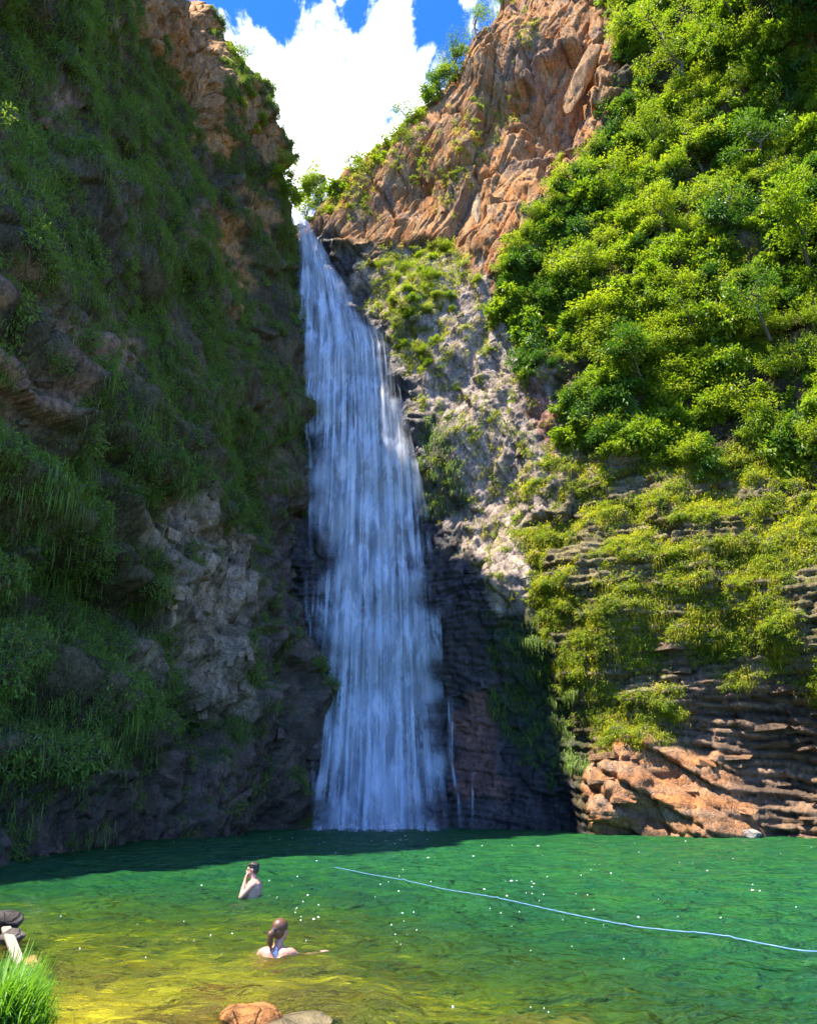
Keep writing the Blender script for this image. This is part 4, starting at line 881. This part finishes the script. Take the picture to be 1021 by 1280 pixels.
def hand(bm, wrist, fdir, palm_n, side, s=1.0, curl=.35):
    f, n = Vector(fdir).normalized(), Vector(palm_n).normalized(); a = n.cross(f).normalized() * side; w_ = Vector(wrist)
    for k in range(4): limb(bm, w_ + a * (-.018 + .012 * k) * s, w_ + f * .085 * s + a * (-.030 + .020 * k) * s, .016 * s, .012 * s, 8)
    for k, L in enumerate((.072, .080, .074, .058)):
        b0 = w_ + f * .088 * s + a * (-.030 + .020 * k) * s; b1 = b0 + (f + n * curl * .5).normalized() * L * .5 * s; b2 = b1 + (f + n * curl * 1.4).normalized() * L * .5 * s
        limb(bm, b0, b1, .0095 * s, .0088 * s, 8); limb(bm, b1, b2, .0088 * s, .0075 * s, 8)
    t0 = w_ + f * .025 * s - a * .026 * s; t1 = t0 + (f * .6 - a * .8).normalized() * .045 * s; limb(bm, t0, t1, .013 * s, .011 * s, 8); limb(bm, t1, t1 + (f * .9 - a * .2 + n * .3).normalized() * .035 * s, .011 * s, .009 * s, 8)
def skin_mat(name, c):
    m, t, out = new_mat(name); b = t.node('ShaderNodeBsdfPrincipled', in_Roughness=.42); tcn = t.node('ShaderNodeTexCoord'); n = t.noise(tcn.outputs['Object'], 14, 4, .6)
    t.l.new(t.mix(n, tuple(x * .85 for x in c), tuple(x * 1.12 for x in c)), b.inputs['Base Color']); b.inputs['Subsurface Weight'].default_value = .12; b.inputs['Subsurface Radius'].default_value = (.02, .008, .004)
    t.l.new(b.outputs[0], out.inputs[0]); return m
M_SKIN_A, M_SKIN_B = skin_mat('skin_tan', (.52, .29, .20)), skin_mat('skin_warm', (.56, .27, .17))
M_HAIR_A = plain('hair_dark', (.035, .025, .02), .4, .4, 60, .6, .003, (1, 1, .2), .5); M_HAIR_B = plain('hair_brown', (.115, .050, .022), .45, .45, 60, .7, .004, (1, 1, .15), .5)
M_WHITE, M_TRUNKS, M_RED = plain('white_cloth', (.75, .75, .76), .7, .1), plain('dark_cloth', (.03, .035, .06), .7, .2), plain('coral_skin', (.62, .13, .07), .7, .2)

# the man: chest deep, facing left, one hand raised to his face
p = W(316, 1121); man = empty('person', (p[0], p[1], 0), 'bare chested short haired person standing chest deep, facing left, hands raised to the face', 'person')
bm = bmesh.new(); zs = .30                                           # shoulder height above the water
for a, b, r0, r1 in (((-.01, -.05, -.42), (.0, -.05, -.12), .125, .135), ((-.01, .05, -.42), (.0, .05, -.12), .125, .135), ((0, -.07, -.12), (.02, -.09, .16), .135, .135), ((0, .07, -.12), (.02, .09, .16), .135, .135),
                     ((.02, -.14, .20), (.02, .14, .20), .085, .085), ((.02, 0, .2), (-.02, 0, .36), .075, .056),
                     ((0, -.09, -.45), (-.02, -.10, -.86), .095, .065), ((-.02, -.10, -.86), (.02, -.10, -1.24), .062, .042), ((0, .09, -.45), (-.06, .10, -.86), .095, .065), ((-.06, .10, -.86), (.02, .11, -1.24), .062, .042),
                     ((.02, -.10, -1.26), (-.17, -.11, -1.28), .04, .028), ((.02, .11, -1.26), (-.17, .12, -1.28), .04, .028),
                     ((.02, -.19, .20), (-.16, -.22, .02), .058, .046), ((-.16, -.22, .02), (-.14, -.09, .25), .044, .030),
                     ((.02, .19, .20), (-.14, .21, .00), .058, .046), ((-.14, .21, .00), (-.15, .08, .24), .044, .030)): limb(bm, a, b, r0, r1)
HC = Vector((-.035, 0, .43)); head(bm, HC, (-1, -.12, -.12))
hand(bm, (-.14, -.09, .25), (.05, .35, 1), (.8, .5, .0), 1, .95, .5); hand(bm, (-.15, .08, .24), (.05, -.30, 1), (.8, -.5, .0), -1, .95, .5)
body('body', bm, M_SKIN_A, man)
bm = bmesh.new(); Mh = Matrix.Rotation(.12, 3, 'Y'); ball(bm, HC + Vector((.018, 0, .055)), (.102, .083, .083), Mh); ball(bm, HC + Vector((.055, 0, .0)), (.060, .078, .075), Mh)
for k in range(26):
    an = k * 2.4; rr = .02 + .06 * (k / 26) ** .5; c = HC + Vector((.02 + rr * math.cos(an) * 1.15, rr * math.sin(an), .125 - rr * .55)); limb(bm, c, c + Vector((.03 * math.cos(an) - .01, .03 * math.sin(an), .008)), .014, .006, 6)
body('hair', bm, M_HAIR_A, man, .008)
bm = bmesh.new()
for q in (-1, 1): limb(bm, (0, q * .08, -.34), (-.02, q * .10, -.72), .145 if False else .128, .105)
limb(bm, (0, -.06, -.36), (0, .06, -.36), .137, .137); body('swim_shorts', bm, M_TRUNKS, man, .012)

# the woman: shoulders at the surface, back to the camera, ponytail, right arm out
p = W(346, 1194); wm = empty('person', (p[0], p[1], 0), 'person with a light brown ponytail up to the shoulders in shallow water, seen from behind', 'person')
bm = bmesh.new()
for a, b, r0, r1 in (((-.04, -.02, -.44), (-.03, .0, -.22), .13, .115), ((.06, -.02, -.44), (.05, .0, -.22), .13, .115), ((-.06, .0, -.2), (-.07, .0, -.02), .112, .11), ((.06, .0, -.2), (.07, .0, -.02), .112, .11),
                     ((-.13, 0, .02), (.13, 0, .02), .066, .066), ((0, .0, .03), (.015, .03, .16), .060, .050),
                     ((-.08, 0, -.46), (-.16, .40, -.42), .09, .065), ((-.16, .40, -.42), (-.14, .06, -.56), .06, .042), ((.09, 0, -.46), (.16, .40, -.42), .09, .065), ((.16, .40, -.42), (.15, .06, -.56), .06, .042), ((-.14, .06, -.56), (-.13, -.12, -.57), .036, .025), ((.15, .06, -.56), (.14, -.12, -.57), .036, .025),
                     ((.165, 0, .02), (.28, .12, -.10), .050, .041), ((.28, .12, -.10), (.42, .27, -.03), .039, .027), ((-.165, 0, .02), (-.28, .14, -.13), .050, .041), ((-.28, .14, -.13), (-.20, .36, -.06), .039, .027)): limb(bm, a, b, r0, r1)
HW = Vector((.025, .035, .235)); head(bm, HW, (.55, .83, .0), s=.96)
hand(bm, (.42, .27, -.03), (1, .6, .25), (0, 0, -1), 1, .9); hand(bm, (-.20, .36, -.06), (.4, 1, .1), (0, 0, -1), -1, .9)
body('body', bm, M_SKIN_B, wm)
bm = bmesh.new(); f = Vector((.55, .83, 0)); ball(bm, HW - f * .022 + Vector((0, 0, .042)), (.088, .100, .086), Matrix.Rotation(-.58, 3, 'Z')); ball(bm, HW - f * .05 + Vector((0, 0, -.005)), (.076, .070, .08), Matrix.Rotation(-.58, 3, 'Z'))
pt = [HW - f * .095 + Vector((0, 0, .02)), HW - f * .145 + Vector((-.012, 0, -.02)), HW - f * .140 + Vector((-.02, 0, -.09)), HW - f * .115 + Vector((-.022, 0, -.165))]
for a, b, r0, r1 in zip(pt, pt[1:], (.026, .040, .036), (.040, .036, .012)): limb(bm, a, b, r0, r1)
body('hair', bm, M_HAIR_B, wm, .008)
bm = bmesh.new(); limb(bm, pt[0] - Vector((.0, .005, .0)), pt[0] + Vector((.0, -.015, .0)), .031, .031); body('hair_tie', bm, M_TRUNKS, wm, .008)
bm = bmesh.new()
limb(bm, (-.07, 0, -.13), (.07, 0, -.13), .117, .117); body('back_skin_band', bm, M_RED, wm, .01)  # coral band added in place of the reddish back skin under water
bm = bmesh.new()
for q in (-1, 1): limb(bm, (q * .085, -.055, .062), (q * .045, -.066, .02), .012, .012); 
limb(bm, (-.045, -.070, .03), (.045, -.070, .03), .013, .013); limb(bm, (0, -.052, .075), (0, -.068, .0), .016, .02)
body('swim_strap', bm, M_WHITE, wm, .007)

for o in bpy.data.objects:                                          # sunlight refracted by the pool surface onto what lies under it
    if o.name == 'pool_water': o.cycles.is_caustics_caster = True
    if o.name == 'ground' or o.name.split('.')[0] in ('body', 'back_skin_band', 'swim_shorts', 'submerged_rock', 'submerged_stone', 'foreground_rock'): o.cycles.is_caustics_receiver = True
